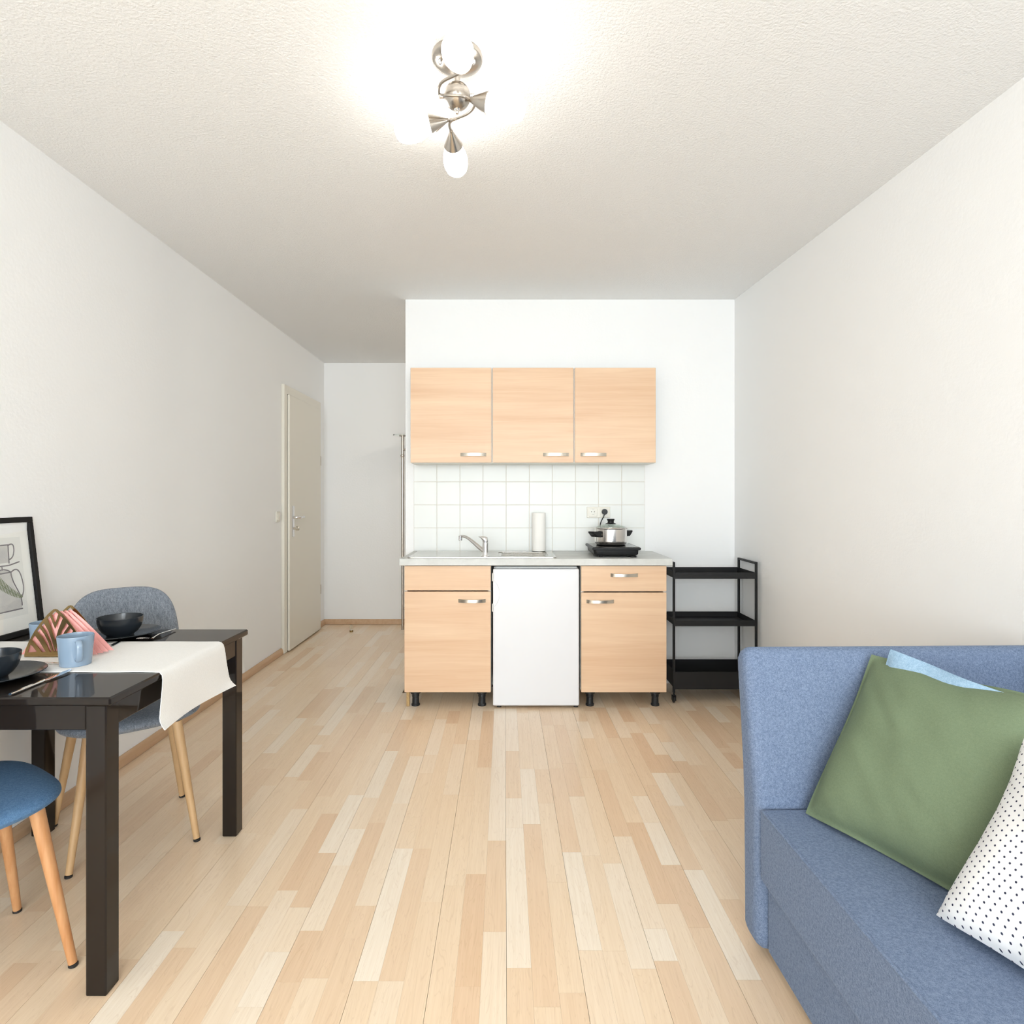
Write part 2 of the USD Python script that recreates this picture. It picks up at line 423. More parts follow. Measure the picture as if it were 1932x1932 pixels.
KW = thing('wall_back', 'white kitchen wall with a white tile splashback', 'wall', kind='structure')
part(KW, 'plaster', wall_prism([(XK, YK), (xr(YK) + .1, YK), (xr(YK) + .1, YK + .1), (XK, YK + .1)]), 'wall_paint', smooth=False)
TX0, TZ0, TP = -.6386, .861, .1501
part(KW, 'grout_bed', box(TX0, TX0 + 10 * TP, YK - .0042, YK - .0002, TZ0, TZ0 + 4 * TP), 'grout', smooth=False)
for r in range(4):
    for c in range(10):
        x, z = TX0 + c * TP, TZ0 + r * TP
        y = YK - .0062 - rnd.random() * .0004
        part(KW, 'tile', cbox(x + .0016, x + TP - .0016, y, YK - .002, z + .0016, z + TP - .0016, .0012), 'tile_glaze')

t = thing('wall_front', 'white window wall behind the viewer', 'wall', kind='structure')
wx0, wx1, wz0, wz1 = -1.62, 1.62, .32, 2.34
part(t, 'plaster', cat(box(xl(YF) - .1, wx0, YF - .12, YF, -.03, CEIL), box(wx1, xr(YF) + .1, YF - .12, YF, -.03, CEIL),
                       box(wx0, wx1, YF - .12, YF, -.03, wz0), box(wx0, wx1, YF - .12, YF, wz1, CEIL)), 'wall_paint', smooth=False)
t = thing('window_1', 'wide white casement window, unseen behind the viewer, placed to light the room', 'window', kind='structure')
fr = []
for a, b in ((wx0, wx0 + .06), (-.04, .04), (wx1 - .06, wx1)):
    fr.append(box(a, b, YF - .085, YF - .03, wz0, wz1))
for a, b in ((wz0, wz0 + .06), (wz1 - .06, wz1)):
    fr.append(box(wx0, wx1, YF - .085, YF - .03, a, b))
part(t, 'window_frame', cat(*fr), 'white_plastic', smooth=False)
for a, b in ((wx0 + .06, -.04), (.04, wx1 - .06)):
    part(t, 'pane', box(a, b, YF - .062, YF - .058, wz0 + .06, wz1 - .06), 'window_pane', smooth=False)
part(t, 'window_sill', cbox(wx0, wx1, YF - .03, YF + .12, wz0 - .03, wz0, .004), 'white_plastic')

cpoly = [(xl(-3.6) - .12, YF - .12), (xr(-3.6) + .12, YF - .12), (xr(YK) + .12, YK + .1), (XH + .12, YK + .1), (XH + .12, YA + .12), (xl(YA) - .12, YA + .12)]
t = thing('ceiling', 'rough plastered white ceiling', 'ceiling', kind='structure')
part(t, 'plaster', prism(Polygon(cpoly), .1, CEIL), 'ceiling_paint', smooth=False)

def base_profile_run(p0, p1, inward, height=.048, th=.019):
    """baseboard with a rounded top between two floor points; inward = unit vector into the room"""
    p0, p1, q = np.array(p0, float), np.array(p1, float), np.array(inward, float)
    prof = [(0, .002), (th, .002), (th, height * .42), (th * .86, height * .66), (th * .55, height * .90), (th * .25, height), (0, height)]
    rings = [np.array([(p[0] + q[0] * d, p[1] + q[1] * d, z) for d, z in prof]) for p in (p0, p1)]
    return loft(rings)
DY0, DY1 = 4.704, 5.632   # door casing
t = thing('baseboard_left', 'beech-coloured skirting board along the left wall', 'skirting board', kind='structure')
part(t, 'skirting', base_profile_run((xl(YF + .002) + .0005, YF + .002), (xl(DY0) + .0005, DY0 - .002), (1, 0)), 'baseboard_wood', 40)
part(t, 'skirting', base_profile_run((xl(DY1) + .0005, DY1 + .002), (xl(YA) + .0005, YA - .02), (1, 0)), 'baseboard_wood', 40)
t = thing('baseboard_far', 'beech-coloured skirting board of the hallway end wall', 'skirting board', kind='structure')
part(t, 'skirting', base_profile_run((xl(YA) + .001, YA - .0005), (XH - .001, YA - .0005), (0, -1)), 'baseboard_wood', 40)

# ------------------------------------------------------------------ floor: laminate strips
FL = thing('floor', 'glossy light maple strip laminate floor', 'floor', kind='structure')
part(FL, 'underlay', prism(Polygon([(xl(YF), YF), (xr(YF), YF), (xr(YK), YK), (XH, YK), (XH, YA), (xl(YA), YA)]), .02, -.029), 'subfloor', smooth=False)
floor_poly = Polygon([(xl(YF) + .001, YF + .001), (xr(YF) - .001, YF + .001), (xr(YK) - .001, YK - .001), (XK + .002, YK - .001), (XK + .002, YK + .101), (XH - .001, YK + .101), (XH - .001, YA - .001), (xl(YA) + .001, YA - .001)])
C_ = .053 * H
O_ = .004 * H
row = lambda py: F * H / (py - HORIZ)
seen = [(-1, 1337, 1447, .88), (-1, 1447, 1586, .86), (-1, 1586, 1758, .30), (-1, 1758, 1960, .72), (0, 1337, 1417, .84), (0, 1417, 1506, .42), (0, 1506, 1562, .85), (0, 1562, 1826, .93), (0, 1826, 1990, .36),
        (1, 1451, 1555, .90), (1, 1555, 1900, .26), (2, 1340, 1452, .62), (1, 1345, 1451, .60), (-15, 1331, 1387, .85), (-18, 1355, 1421, .85), (-21, 1339, 1400, .85), (-15, 1405, 1466, .82), (-14, 1419, 1473, .22),
        (-9, 1417, 1505, .88), (-11, 1535, 1680, .10), (-10, 1500, 1609, .93), (-10, 1609, 1712, .20), (-9, 1564, 1633, .93), (-8, 1552, 1640, .22), (-6, 1601, 1851, .97), (-7, 1427, 1516, .86), (-6, 1357, 1424, .86),
        (-3, 1336, 1396, .84), (-2, 1342, 1448, .16), (-5, 1342, 1365, .10), (4, 1368, 1440, .30), (6, 1361, 1393, .80), (8, 1335, 1392, .14), (9, 1335, 1392, .74), (10, 1341, 1362, .08), (10, 1383, 1458, .08),
        (11, 1424, 1458, .12), (11, 1383, 1424, .74), (12, 1335, 1366, .78), (12, 1400, 1436, .80), (16, 1341, 1411, .12), (18, 1333, 1363, .80), (16, 1420, 1450, .12), (8, 1502, 1548, .80), (7, 1552, 1705, .08),
        (8, 1552, 1632, .95), (8, 1632, 1750, .14), (9, 1641, 1849, .95), (3, 1608, 1793, .97), (5, 1629, 1828, .85), (6, 1752, 1813, .95), (-2, 1649, 1861, .06), (-15, 1757, 1990, .95), (-9, 1756, 1853, .14), (-10, 1796, 1900, .90), (-5, 1601, 1851, .28)]
by_col = {}
for k, a, b, tone in seen:
    by_col.setdefault(k, []).append((row(b), row(a), tone))
strips = []
for k in range(-28, 28):
    y = YF - rnd.random() * .5
    fixed = sorted(by_col.get(k, []))
    while y < YA:
        nxt = next((s for s in fixed if s[1] > y + .02), None)
        if nxt and nxt[0] <= y + .02:
            strips.append((k, y, nxt[1], nxt[2])); y = nxt[1]; continue
        L_ = rnd.uniform(.40, .68)
        y2 = y + L_
        if nxt and y2 > nxt[0] - .18:
            y2 = nxt[0]
        tone = min(max(rnd.gauss(.50, .17), .12), .84)
        strips.append((k, y, y2, tone)); y = y2
def strip_poly(k, y0, y1):
    g0 = .00045 if k % 3 == 0 else .00012
    g1 = .00045 if (k + 1) % 3 == 0 else .00012
    u0, u1 = O_ + k * C_ + g0, O_ + (k + 1) * C_ - g1
    e = .00025
    return Polygon([(u0 + SL * (y0 + e), y0 + e), (u1 + SL * (y0 + e), y0 + e), (u1 + SL * (y1 - e), y1 - e), (u0 + SL * (y1 - e), y1 - e)])
cand = []
for k, y0, y1, tone in strips:
    p = strip_poly(k, y0, y1).intersection(floor_poly)
    if p.is_empty or p.area < 2e-4 or p.geom_type != 'Polygon':
        if p.geom_type == 'MultiPolygon':
            p = max(p.geoms, key=lambda g: g.area)
        else:
            continue
    # seen size: clipped to the frame
    pts = np.array(p.exterior.coords)
    if pts[:, 1].max() < 1.25: size = 0
    else:
        Yc = np.maximum(pts[:, 1], 1.2)
        px = np.c_[966 + F * pts[:, 0] / Yc, HORIZ + F * H / Yc]
        q = Polygon(px).buffer(0).intersection(sbox(0, 0, 1932, 1932))
        size = q.area
        c = q.centroid if size else None
        if c is not None and ((c.x > 1400 and c.y > 1320) or (c.x > 1437 + (c.y - 1792) * .585 and c.y > 1500) or (c.y < 1300 and c.x > 765)):
            size *= .02
    cand.append((size, p, tone + rnd.uniform(-.02, .02)))
cand.sort(key=lambda s: -s[0])
for size, p, tone in cand[:300]:
    part(FL, 'plank', prism(p, .0085, -.0085), 'floor_laminate', smooth=False, tone=tone)
rest = [prism(p, .0085, -.0085) for s, p, tn in cand[300:]]
part(FL, 'planks', cat(*rest), 'floor_laminate', smooth=False, kind='stuff', tone=np.concatenate([np.full(len(r.vertices), tn) for r, (s, p, tn) in zip(rest, cand[300:])]))

# ------------------------------------------------------------------ hallway door, switch, door stop, clothes stand
t = thing('door_1', 'closed off-white flush door in the left wall with its casing', 'door', kind='structure')
def on_left(d0, d1, y0, y1, z0, z1, c=.002):
    """box standing d0..d1 off the left wall"""
    b = cbox(d0, d1, y0, y1, z0, z1, c)
    b.vertices[:, 0] += -1.7263 + SL * b.vertices[:, 1]
    return b
part(t, 'door_casing', on_left(.001, .027, DY0, DY0 + .063, .003, 2.087), 'door_paint')
part(t, 'door_casing', on_left(.001, .027, DY1 - .063, DY1, .003, 2.087), 'door_paint')
part(t, 'door_casing', on_left(.001, .027, DY0 + .0635, DY1 - .0635, 2.02, 2.087), 'door_paint')
leaf = part(t, 'door_leaf', on_left(.0275, .046, DY0 + .0625, DY1 - .0625, .011, 2.015, .003), 'door_paint')
hy = 4.835
hx = xl(hy) + .046
pl = part(t, 'handle_plate', on_left(.046, .054, hy - .021, hy + .021, .897, 1.143, .004), 'chrome')
part(t, 'door_lever', tube(spline([(hx + .006, hy, 1.053), (hx + .040, hy, 1.053), (hx + .052, hy + .012, 1.053), (hx + .053, hy + .06, 1.053), (hx + .052, hy + .115, 1.053)], 20), .0095, 12), 'chrome')
part(t, 'thumb_turn', cat(lathe([(0, 0), (.008, 0), (.008, .018), (.017, .022), (.017, .042), (.014, .045), (0, .045)], 20, (hx + .007, hy, .966), 'x')), 'handle_nickel')
for z in (1.545, .372):
    part(t, 'hinge', cat(cyl(.008, 0, .085, 12, (xl(DY1) + .040, DY1 - .055, z - .042))), 'brass_hinge')

y = 4.627
t = thing('light_switch', 'small square white light switch on the left wall beside the door', 'light switch', (xl(y), y, 1.0653), math.degrees(math.atan(-SL)))
part(t, 'switch_frame', cbox(.0005, .010, -.0405, .0405, -.0405, .0405, .003), 'white_plastic')
part(t, 'rocker', cbox(.009, .016, -.027, .027, -.027, .027, .004), 'white_plastic')

t = thing('door_stop', 'small floor door stop standing near the hallway end wall', 'door stop', (-1.447, 5.49, 0))
part(t, 'foot', lathe([(0, 0), (.016, 0), (.016, .014), (.014, .017), (0, .017)], 20), 'brass')
part(t, 'bumper', lathe([(0, .0172), (.0135, .0172), (.0135, .056), (.011, .060), (0, .060)], 20), 'clear_glass')

t = thing('clothes_stand', 'slim steel clothes stand with a glass top in the hallway behind the kitchen wall', 'clothes stand', (-1.003, 5.585, 0))
for x in (0, .72):
    part(t, 'pole', cyl(.0112, 0, 1.776, 16, (x, 0, 0)), 'brushed_nickel')
    part(t, 'knob', lathe([(.0115, -.012), (.0185, -.006), (.0185, .006), (.0115, .012)], 16, (x, 0, 1.593)), 'brushed_nickel')
part(t, 'rail', tube([(.0, 0, 1.651), (.36, 0, 1.651), (.72, 0, 1.651)], .009, 12), 'brushed_nickel')
part(t, 'rail', tube([(.0, 0, .196), (.36, 0, .196), (.72, 0, .196)], .006, 12), 'brushed_nickel')
part(t, 'glass_top', prism(Polygon([(.36 + .445 * math.copysign(abs(math.cos(a)) ** .8, math.cos(a)), .135 * math.copysign(abs(math.sin(a)) ** .8, math.sin(a))) for a in np.linspace(0, 2 * math.pi, 65)[:-1]]), .008, 1.777), 'clear_glass', 30)
for x in (0, .72):
    part(t, 'bracket', cyl(.032, 0, .006, 18, (x, 0, 1.7708)), 'brushed_nickel')

# ------------------------------------------------------------------ kitchen
def bow_handle(cx, cz, yface, length, h=.020, depth=.024):
    """arched strap handle on a front that faces -y"""
    xs = np.linspace(-length / 2, length / 2, 21)
    path = [(cx + x, yface - depth * (1 - (2 * x / length) ** 2) ** .75 - .0015, cz) for x in xs]
    p = np.array(path)
    tg = np.gradient(p, axis=0); tg /= np.linalg.norm(tg, axis=1, keepdims=True)
    nr = np.c_[tg[:, 1], -tg[:, 0], np.zeros(len(p))]
    rings = []
    for i in range(len(p)):
        w = h * (.80 + .20 * abs(2 * xs[i] / length) ** 1.5)
        rings.append(np.array([p[i] + nr[i] * .0015 + (0, 0, w / 2), p[i] - nr[i] * .0015 + (0, 0, w / 2), p[i] - nr[i] * .0015 - (0, 0, w / 2), p[i] + nr[i] * .0015 - (0, 0, w / 2)]))
    return loft(rings)

# wall cabinets
ux0, ux1, uz0, uz1, uy = -.622, .879, 1.4219, 1.999, 3.710
wcab = (ux1 - ux0) / 3
LB = ['left-hand beech wall cabinet, nearest the hallway, handle at its lower right',
      'middle beech wall cabinet above the fridge, handle at its lower right',
      'right-hand beech wall cabinet above the hob, handle at its lower left']
for i, hcx in enumerate((-.2349, .2678, .4962)):
    a, b = ux0 + i * wcab, ux0 + (i + 1) * wcab
    t = thing('wall_cabinet', LB[i], 'cabinet', group='beech wall cabinets')
    body = cat(box(a + .0005, b - .0005, uy + .0175, YK - .0075, uz0 - .0025, uz0 + .0135), box(a + .0005, b - .0005, uy + .0175, YK - .0075, uz1 - .018, uz1 - .002),
               box(a + .0005, a + .0165, uy + .0175, YK - .0075, uz0 + .0135, uz1 - .018), box(b - .0165, b - .0005, uy + .0175, YK - .0075, uz0 + .0135, uz1 - .018),
               box(a + .0165, b - .0165, YK - .014, YK - .0075, uz0 + .0135, uz1 - .018))
    part(t, 'body', body, 'white_melamine', smooth=False, label='white cabinet carcass')
    d = part(t, 'door', cbox(a + .0042, b - .0042, uy, uy + .0165, uz0, uz1, .0012), 'beech_sheet')
    part(d, 'handle', bow_handle(hcx, 1.4697, uy, .155), 'handle_nickel', 30)

# base cabinets
by = 3.4955
def base_cabinet(x0, x1, label, zs, drawer_handle, door_handle, side_panel):
    t = thing('base_cabinet', label, 'cabinet', group='beech base cabinets')
    yb = YK - .008
    z0, z1 = .0945, .8195
    part(t, 'body', cat(box(x0 + .001, x0 + .017, by + .018, yb, z0, z1), box(x1 - .017, x1 - .001, by + .018, yb, z0, z1), box(x0 + .017, x1 - .017, by + .018, yb, z0, z0 + .016),
                        box(x0 + .017, x1 - .017, yb - .006, yb, z0 + .016, z1)), 'white_melamine', smooth=False, label='white cabinet carcass')
    d = part(t, 'drawer_front', cbox(x0 + .002, x1 - .002, by, by + .0172, zs[0], zs[1] + .1375 if False else .8155, .0012), 'beech_sheet')
    if drawer_handle:
        part(d, 'handle', bow_handle(drawer_handle[0], drawer_handle[1], by, .155), 'handle_nickel', 30)
    d = part(t, 'door', cbox(x0 + .002, x1 - .002, by, by + .0172, .0908, zs[1], .0012), 'beech_sheet')
    part(d, 'handle', bow_handle(door_handle[0], door_handle[1], by, .155), 'handle_nickel', 30)
    for fx in (x0 + .058, x1 - .055):
        for fy in (by + .055, yb - .06):
            part(t, 'foot', lathe([(0, 0), (.0245, 0), (.0245, .008), (.0205, .013), (.0195, .05), (.0215, .052), (.0215, .068), (.030, .072), (.030, .0940), (0, .0940)], 20, (fx, fy, 0)), 'foot_black')
    if side_panel:
        part(t, 'side_strip', cbox(x0 + .008, x0 + .026, by + .03, by + .05, .001, .0935, .001), 'raw_board', label='raw wooden strip under the cabinet edge')
s = 329.0
base_cabinet(-.6190, -.1200, 'left beech base cabinet under the sink, with a handleless drawer front', (.6750, .6690), None, ((890.6 - 966) / s, .6170), True)
base_cabinet(.3950, .8880, 'right beech base cabinet under the hob, with a handle on its drawer', (.6705, .6630), ((1177.6 - 966) / s, .7635), ((1132.3 - 966) / s, .6130), False)

# fridge
t = thing('refrigerator', 'white under-counter fridge between the two base cabinets', 'refrigerator')
fx0, fx1, fy = -.1095, .3848, 3.492
part(t, 'body', cbox(fx0 + .004, fx1 - .004, fy + .046, YK - .05, .018, .807, .004), 'white_enamel')
dr = mf(cbox(fx0, fx1, fy, fy + .042, .014, .8005, .006))
dr = dr - mf(lathe([(0, 0), (.112, 0), (.112, .02), (0, .02)], 48, (fx0 - .068, fy - .0182, .676), 'y')) if False else dr
dr = dr - mf(lathe([(0, 0), (.1135, 0), (.1105, .003), (0, .003)], 64, (fx0 - .074, fy - .0008, .657), 'y'))
part(t, 'door', tm(dr), 'white_enamel', 25)
part(t, 'top_panel', cbox(fx0 + .016, fx1 - .012, fy + .008, fy + .06, .8015, .8125, .003), 'fridge_grey', label='grey strip above the door')
part(t, 'hinge_cap', cbox(fx0 - .0062, fx0 - .0004, fy + .006, fy + .03, .727, .775, .002), 'white_plastic')
part(t, 'hinge_cap', cbox(fx0 - .0062, fx0 - .0004, fy + .006, fy + .03, .552, .598, .002), 'white_plastic')
for x in (fx0 + .035, fx1 - .016):
    for y_ in (fy + .03, YK - .12):
        part(t, 'foot', cyl(.013, 0, .0178 if y_ > fy + .05 else .0138, 16, (x, y_, 0)), 'foot_black')

# worktop with a cut-out for the sink
wx, wX, wy, wz, wZ = -.642, .914, 3.464, .8210, .8605
bx0, bx1, by0, by1 = -.545, -.205, 3.575, 3.865
top = mf(cbox(wx, wX, wy, YK - .0075, wz, wZ, .003)) - mf(box(bx0 - .012, bx1 + .012, by0 - .012, by1 + .012, .7, 1.0))
solo('worktop', 'grey concrete-look worktop across the base cabinets and fridge', 'worktop', tm(top), 'worktop_laminate', 25)

# sink
t = thing('sink', 'stainless steel inset sink with a drainer on its right', 'sink')
sx0, sx1, sy0, sy1 = -.602, .256, 3.499, 3.933
def rrect(x0, x1, y0, y1, r):
    return sbox(x0 + r, y0 + r, x1 - r, y1 - r).buffer(r, quad_segs=6)
plate = prism(rrect(sx0, sx1, sy0, sy1, .02), .0045, wZ + .0002)
plate = mf(plate) - mf(prism(rrect(bx0, bx1, by0, by1, .07), .1, wZ - .05))
drain_area = rrect(-.085, .215, 3.585, 3.865, .03)
plate = plate - mf(prism(drain_area, .1, wZ + .0018))
part(t, 'rim', tm(plate), 'sink_steel', 30)
rings = []
for ins, z in ((-.002, wZ + .0046), (.006, wZ - .004), (.010, wZ - .03), (.016, wZ - .125), (.035, wZ - .15), (.10, wZ - .155)):
    p = rrect(bx0 + ins, bx1 - ins, by0 + ins, by1 - ins, max(.07 - ins * .3, .02))
    c = np.array([p.exterior.interpolate(u, normalized=True).coords[0] for u in np.linspace(0, 1, 65)[:-1]])
    rings.append(np.c_[c, np.full(64, z)])
inner = rings
outer = [r_ + np.array([0, 0, -.0012]) for r_ in rings[::-1]]
outer = [np.c_[(r_[:, :2] - r_[:, :2].mean(0)) * 1.008 + r_[:, :2].mean(0), r_[:, 2]] for r_ in outer]
part(t, 'bowl', loft(inner[::1] + outer), 'sink_steel', 60)
part(t, 'drain', lathe([(0, wZ - .1525), (.034, wZ - .1525), (.038, wZ - .1545), (0, wZ - .1545)], 24, ((bx0 + bx1) / 2, (by0 + by1) / 2, 0)), 'chrome')
rib = [cbox(-.065, .195, yy - .006, yy + .006, wZ + .0010, wZ + .0040, .0014) for yy in np.linspace(3.62, 3.83, 6)]
part(t, 'drainer_ridges', cat(*rib), 'sink_steel', label='raised ridges of the draining board')

# faucet
tx, ty, tz = -.155, 3.541, wZ + .0048
t = thing('faucet', 'chrome single-lever mixer tap between sink bowl and drainer', 'faucet', (tx, ty, tz))
part(t, 'base', lathe([(0, 0), (.024, 0), (.024, .004), (.0185, .012), (.0165, .03), (.0165, .078), (.0155, .083), (0, .083)], 28), 'chrome')
part(t, 'spout', tube(spline([(-.004, .004, .030), (-.05, .04, .062), (-.10, .08, .098), (-.137, .108, .112), (-.152, .12, .110)], 26), np.r_[np.full(6, .0125), np.linspace(.0125, .0085, 14), np.full(6, .0085)], 14), 'chrome')
part(t, 'aerator', cyl(.0115, .086, .114, 18, (-.155, .122, 0)), 'chrome')
lv = [superell(.016, .016, 2, 24, (0, 0), .0832), superell(.0165, .0165, 2, 24, (0, 0), .093), superell(.019, .0155, 2.2, 24, (-.003, 0), .102), superell(.023, .0125, 2.4, 24, (-.008, 0), .110), superell(.024, .0085, 2.6, 24, (-.016, 0), .1155), superell(.017, .006, 2.6, 24, (-.024, 0), .1175)]
part(t, 'lever', loft(lv), 'chrome', 60)

# paper towel roll
t = thing('paper_towel_roll', 'white kitchen paper roll standing behind the sink', 'paper roll', (.172, 3.908, wZ + .0048))
part(t, 'paper', lathe([(.0185, .001), (.041, .001), (.0435, .003), (.0435, .243), (.041, .2465), (.0185, .2465)], 40), 'paper', 40)
part(t, 'core', lathe([(.0165, 0.0), (.0182, 0.0), (.0182, .2455), (.0165, .2455)], 32), 'raw_board', 40)

# power outlet
ox, oz = .561, 1.1135
t = thing('power_outlet', 'double white wall socket on the tiles above the hob', 'power socket', (ox, YK - .0066, oz))
part(t, 'cover_frame', cbox(-.0755, .0755, -.009, -.0005, -.0365, .0365, .003), 'white_plastic')
for x in (-.0365, .0365):
    ring = mf(cbox(x - .028, x + .028, -.0125, -.0085, -.028, .028, .002)) - mf(lathe([(0, 0), (.0195, 0), (.0195, .03), (0, .03)], 32, (x, -.03, .003), 'y'))
    so = part(t, 'socket', tm(ring), 'white_plastic', 30)
    part(so, 'recess', cat(lathe([(0, 0), (.0192, 0), (.0192, .001), (0, .001)], 28, (x, -.0095, .003), 'y')), 'white_melamine', 30)
    if x < 0:
        part(so, 'pin_hole', cyl(.0026, 0, .0006, 10, (x - .0095, -.0101, .003), .0001, 'y'), 'rubber')
        part(so, 'pin_hole', cyl(.0026, 0, .0006, 10, (x + .0095, -.0101, .003), .0001, 'y'), 'rubber')
        for zz in (.020, -.0142):
            part(so, 'earth_clip', box(x - .004, x + .004, -.0125, -.0098, zz - .0012, zz + .0006), 'steel_dark', smooth=False)

# hob
hx0, hx1, hy0, hy1 = .466, .7475, 3.528, 3.872
t = thing('portable_hob', 'black portable single hob standing on the right of the worktop', 'hob')
zt = .919
tr = []
for ins, z in ((.030, .8695), (.018, .8725), (.011, .880), (.009, .9035)):
    p = rrect(hx0 + ins, hx1 - ins, hy0 + ins * .8, hy1 - ins * .8, .018)
    c = np.array([p.exterior.interpolate(u, normalized=True).coords[0] for u in np.linspace(0, 1, 65)[:-1]])
    tr.append(np.c_[c, np.full(64, z)])
part(t, 'housing', loft(tr), 'black_plastic', 40)
part(t, 'top_frame', tm(mf(cbox(hx0, hx1, hy0, hy1, .9036, zt - .0006, .004)) - mf(box(hx0 + .012, hx1 - .012, hy0 + .03, hy1 - .012, .9125, 1))), 'black_plastic', 30)
part(t, 'glass_top', box(hx0 + .0125, hx1 - .0125, hy0 + .0305, hy1 - .0125, .9126, zt), 'black_glass', smooth=False)
part(t, 'control_panel', cbox(hx0 + .05, hx1 - .05, hy0 + .0095, hy0 + .0165, .884, .8985, .002), 'black_plastic')
for k in range(6):
    part(t, 'vent_slot', cbox(hx0 + .0105, hx0 + .0150, hy0 + .10 + k * .028, hy0 + .118 + k * .028, .886, .900, .001), 'steel_dark')
for x in (hx0 + .055, hx1 - .055):
    for yy in (hy0 + .05, hy1 - .05):
        part(t, 'foot', cyl(.011, wZ + .0002, .8755, 16, (x, yy, 0)), 'rubber')
# plug and cord
px_, pz_ = .5975, 1.1165
part(t, 'plug', cat(lathe([(0, 0), (.0175, 0), (.0185, .006), (.0180, .020), (.0155, .026), (.012, .030), (0, .031)][::1], 24, (px_, YK - .0176 - .031, pz_), 'y')), 'black_plastic', label='round black plug in the right-hand socket')
cord = spline([(px_ - .002, YK - .042, pz_ - .012), (px_ - .008, YK - .045, pz_ - .03), (px_ - .024, YK - .045, pz_ - .062), (px_ - .032, YK - .045, pz_ - .10), (px_ - .03, YK - .05, pz_ - .17), (px_ - .01, YK - .058, .8935), (px_ + .0, YK - .09, .885), (px_ + .0, YK - .12, .889)], 48)
part(t, 'power_cord', tube(cord, .0032, 8), 'black_plastic')
coil = spline([(.675, 3.60, .8725), (.690, 3.555, .866), (.715, 3.545, .8648), (.728, 3.575, .8648), (.705, 3.605, .8655), (.68, 3.63, .8725)], 30)
part(t, 'power_cord', tube(coil, .0032, 8), 'black_plastic')

# pot and lid
qx, qy, qz = .605, 3.735, zt + .0003
t = thing('saucepan', 'stainless steel saucepan with black side handles on the hob', 'saucepan', (qx, qy, qz))
R = .0985
part(t, 'pot_body', lathe([(0, 0), (.083, 0), (.091, .003), (.0970, .016), (R, .026), (R, .0985), (R + .003, .1015), (R + .0025, .1030), (R - .001, .1025), (R - .002, .098), (R - .002, .028), (.086, .006), (0, .004)], 56), 'pot_steel', 40)
for sgn in (1, -1):
    a = math.radians(30)
    d = np.array([-math.cos(a), -math.sin(a), 0]) * sgn
    n_ = np.array([-d[1], d[0], 0])
    up = np.array([0, 0, 1.0])
    P = lambda r_, w_, z_: d * r_ + n_ * w_ + up * z_
    w0, w1 = .034, .024
    pts = [P(.0995, k * w0, z_) for k in (-1, 1) for z_ in (.053, .0805)] + [P(.121, k * w0, .0540) for k in (-1, 1)] + [P(.150, k * w1, z_) for k in (-1, 1) for z_ in (.0775, .0835)] + [P(.154, k * .012, z_) for k in (-1, 1) for z_ in (.0785, .0830)]
    ball_ = m3.Manifold.sphere(.0025, 8)
    grip = m3.Manifold.batch_hull([ball_.translate(tuple(p)) for p in pts])
    hole = m3.Manifold.hull_points(np.array([P(r_, k * .019, z_) for r_ in (.108, .132) for k in (-1, 1) for z_ in (.02, .12)]))
    h_ = part(t, 'handle', tm(grip - hole), 'black_plastic', 30)
    for k in (-1, 1):
        part(h_, 'mount', aim(cbox(-.006, .006, -.007, .007, 0, .0040, .001), d, P(.0946, k * .026, .066)), 'steel_dark')
t = thing('pot_lid', 'domed glass lid with a black knob on the saucepan', 'lid', (qx, qy, qz + .1034))
part(t, 'glass', lathe([(.091, .0020), (.0905, .004), (.078, .0125), (.053, .0200), (.02, .0238), (.0065, .0242), (.0065, .0204), (.02, .0200), (.052, .0162), (.076, .0088), (.089, .0012)], 56), 'lid_glass', 60)
part(t, 'steel_rim', lathe([(.0900, .0002), (.0994, .0002), (.1000, .0022), (.0965, .0042), (.0912, .0046), (.0912, .0022)], 56), 'pot_steel', 50)
part(t, 'knob', lathe([(0, .0243), (.0335, .0243), (.0335, .0262), (.020, .0310), (.0185, .039), (.0225, .0495), (.0240, .0530), (.0225, .0550), (0, .0552)], 32), 'black_plastic', 40)

# serving cart
t = thing('serving_cart', 'black metal three-tier serving trolley right of the kitchen', 'trolley')
cx0, cx1, cy0, cy1 = .946, 1.443, 3.580, 3.868
pw = .0065
posts = [(cx0 + pw, cy0 + pw), (cx1 - pw, cy0 + pw), (cx0 + pw, cy1 - pw), (cx1 - pw, cy1 - pw)]
for x, y_ in posts:
    part(t, 'post', cbox(x - pw, x + pw, y_ - pw, y_ + pw, .062, .8285, .001), 'cart_black')
for x in (cx0 + pw, cx1 - pw):
    part(t, 'handle_rail', cbox(x - pw, x + pw, cy0 + 2 * pw + .0003, cy1 - 2 * pw - .0003, .816, .8285, .001), 'cart_black')
for z0, z1 in ((.731, .768), (.452, .4865), (.0815, .183)):
    a, b, c, d = cx0 + .004, cx1 - .004, cy0 + 2 * pw, cy1 - 2 * pw
    th = .0015
    a2, b2 = cx0 + 2 * pw + .0002, cx1 - 2 * pw - .0002
    c2, d2 = cy0 + .002, cy1 - .002
    tray = cat(box(a2, b2, c2, d2, z0, z0 + th), box(a2, b2, c2, c2 + th, z0 + th, z1), box(a2, b2, d2 - th, d2, z0 + th, z1), box(a2, a2 + th, c2 + th, d2 - th, z0 + th, z1), box(b2 - th, b2, c2 + th, d2 - th, z0 + th, z1))
    tp = part(t, 'tray', tray, 'cart_black', smooth=False)
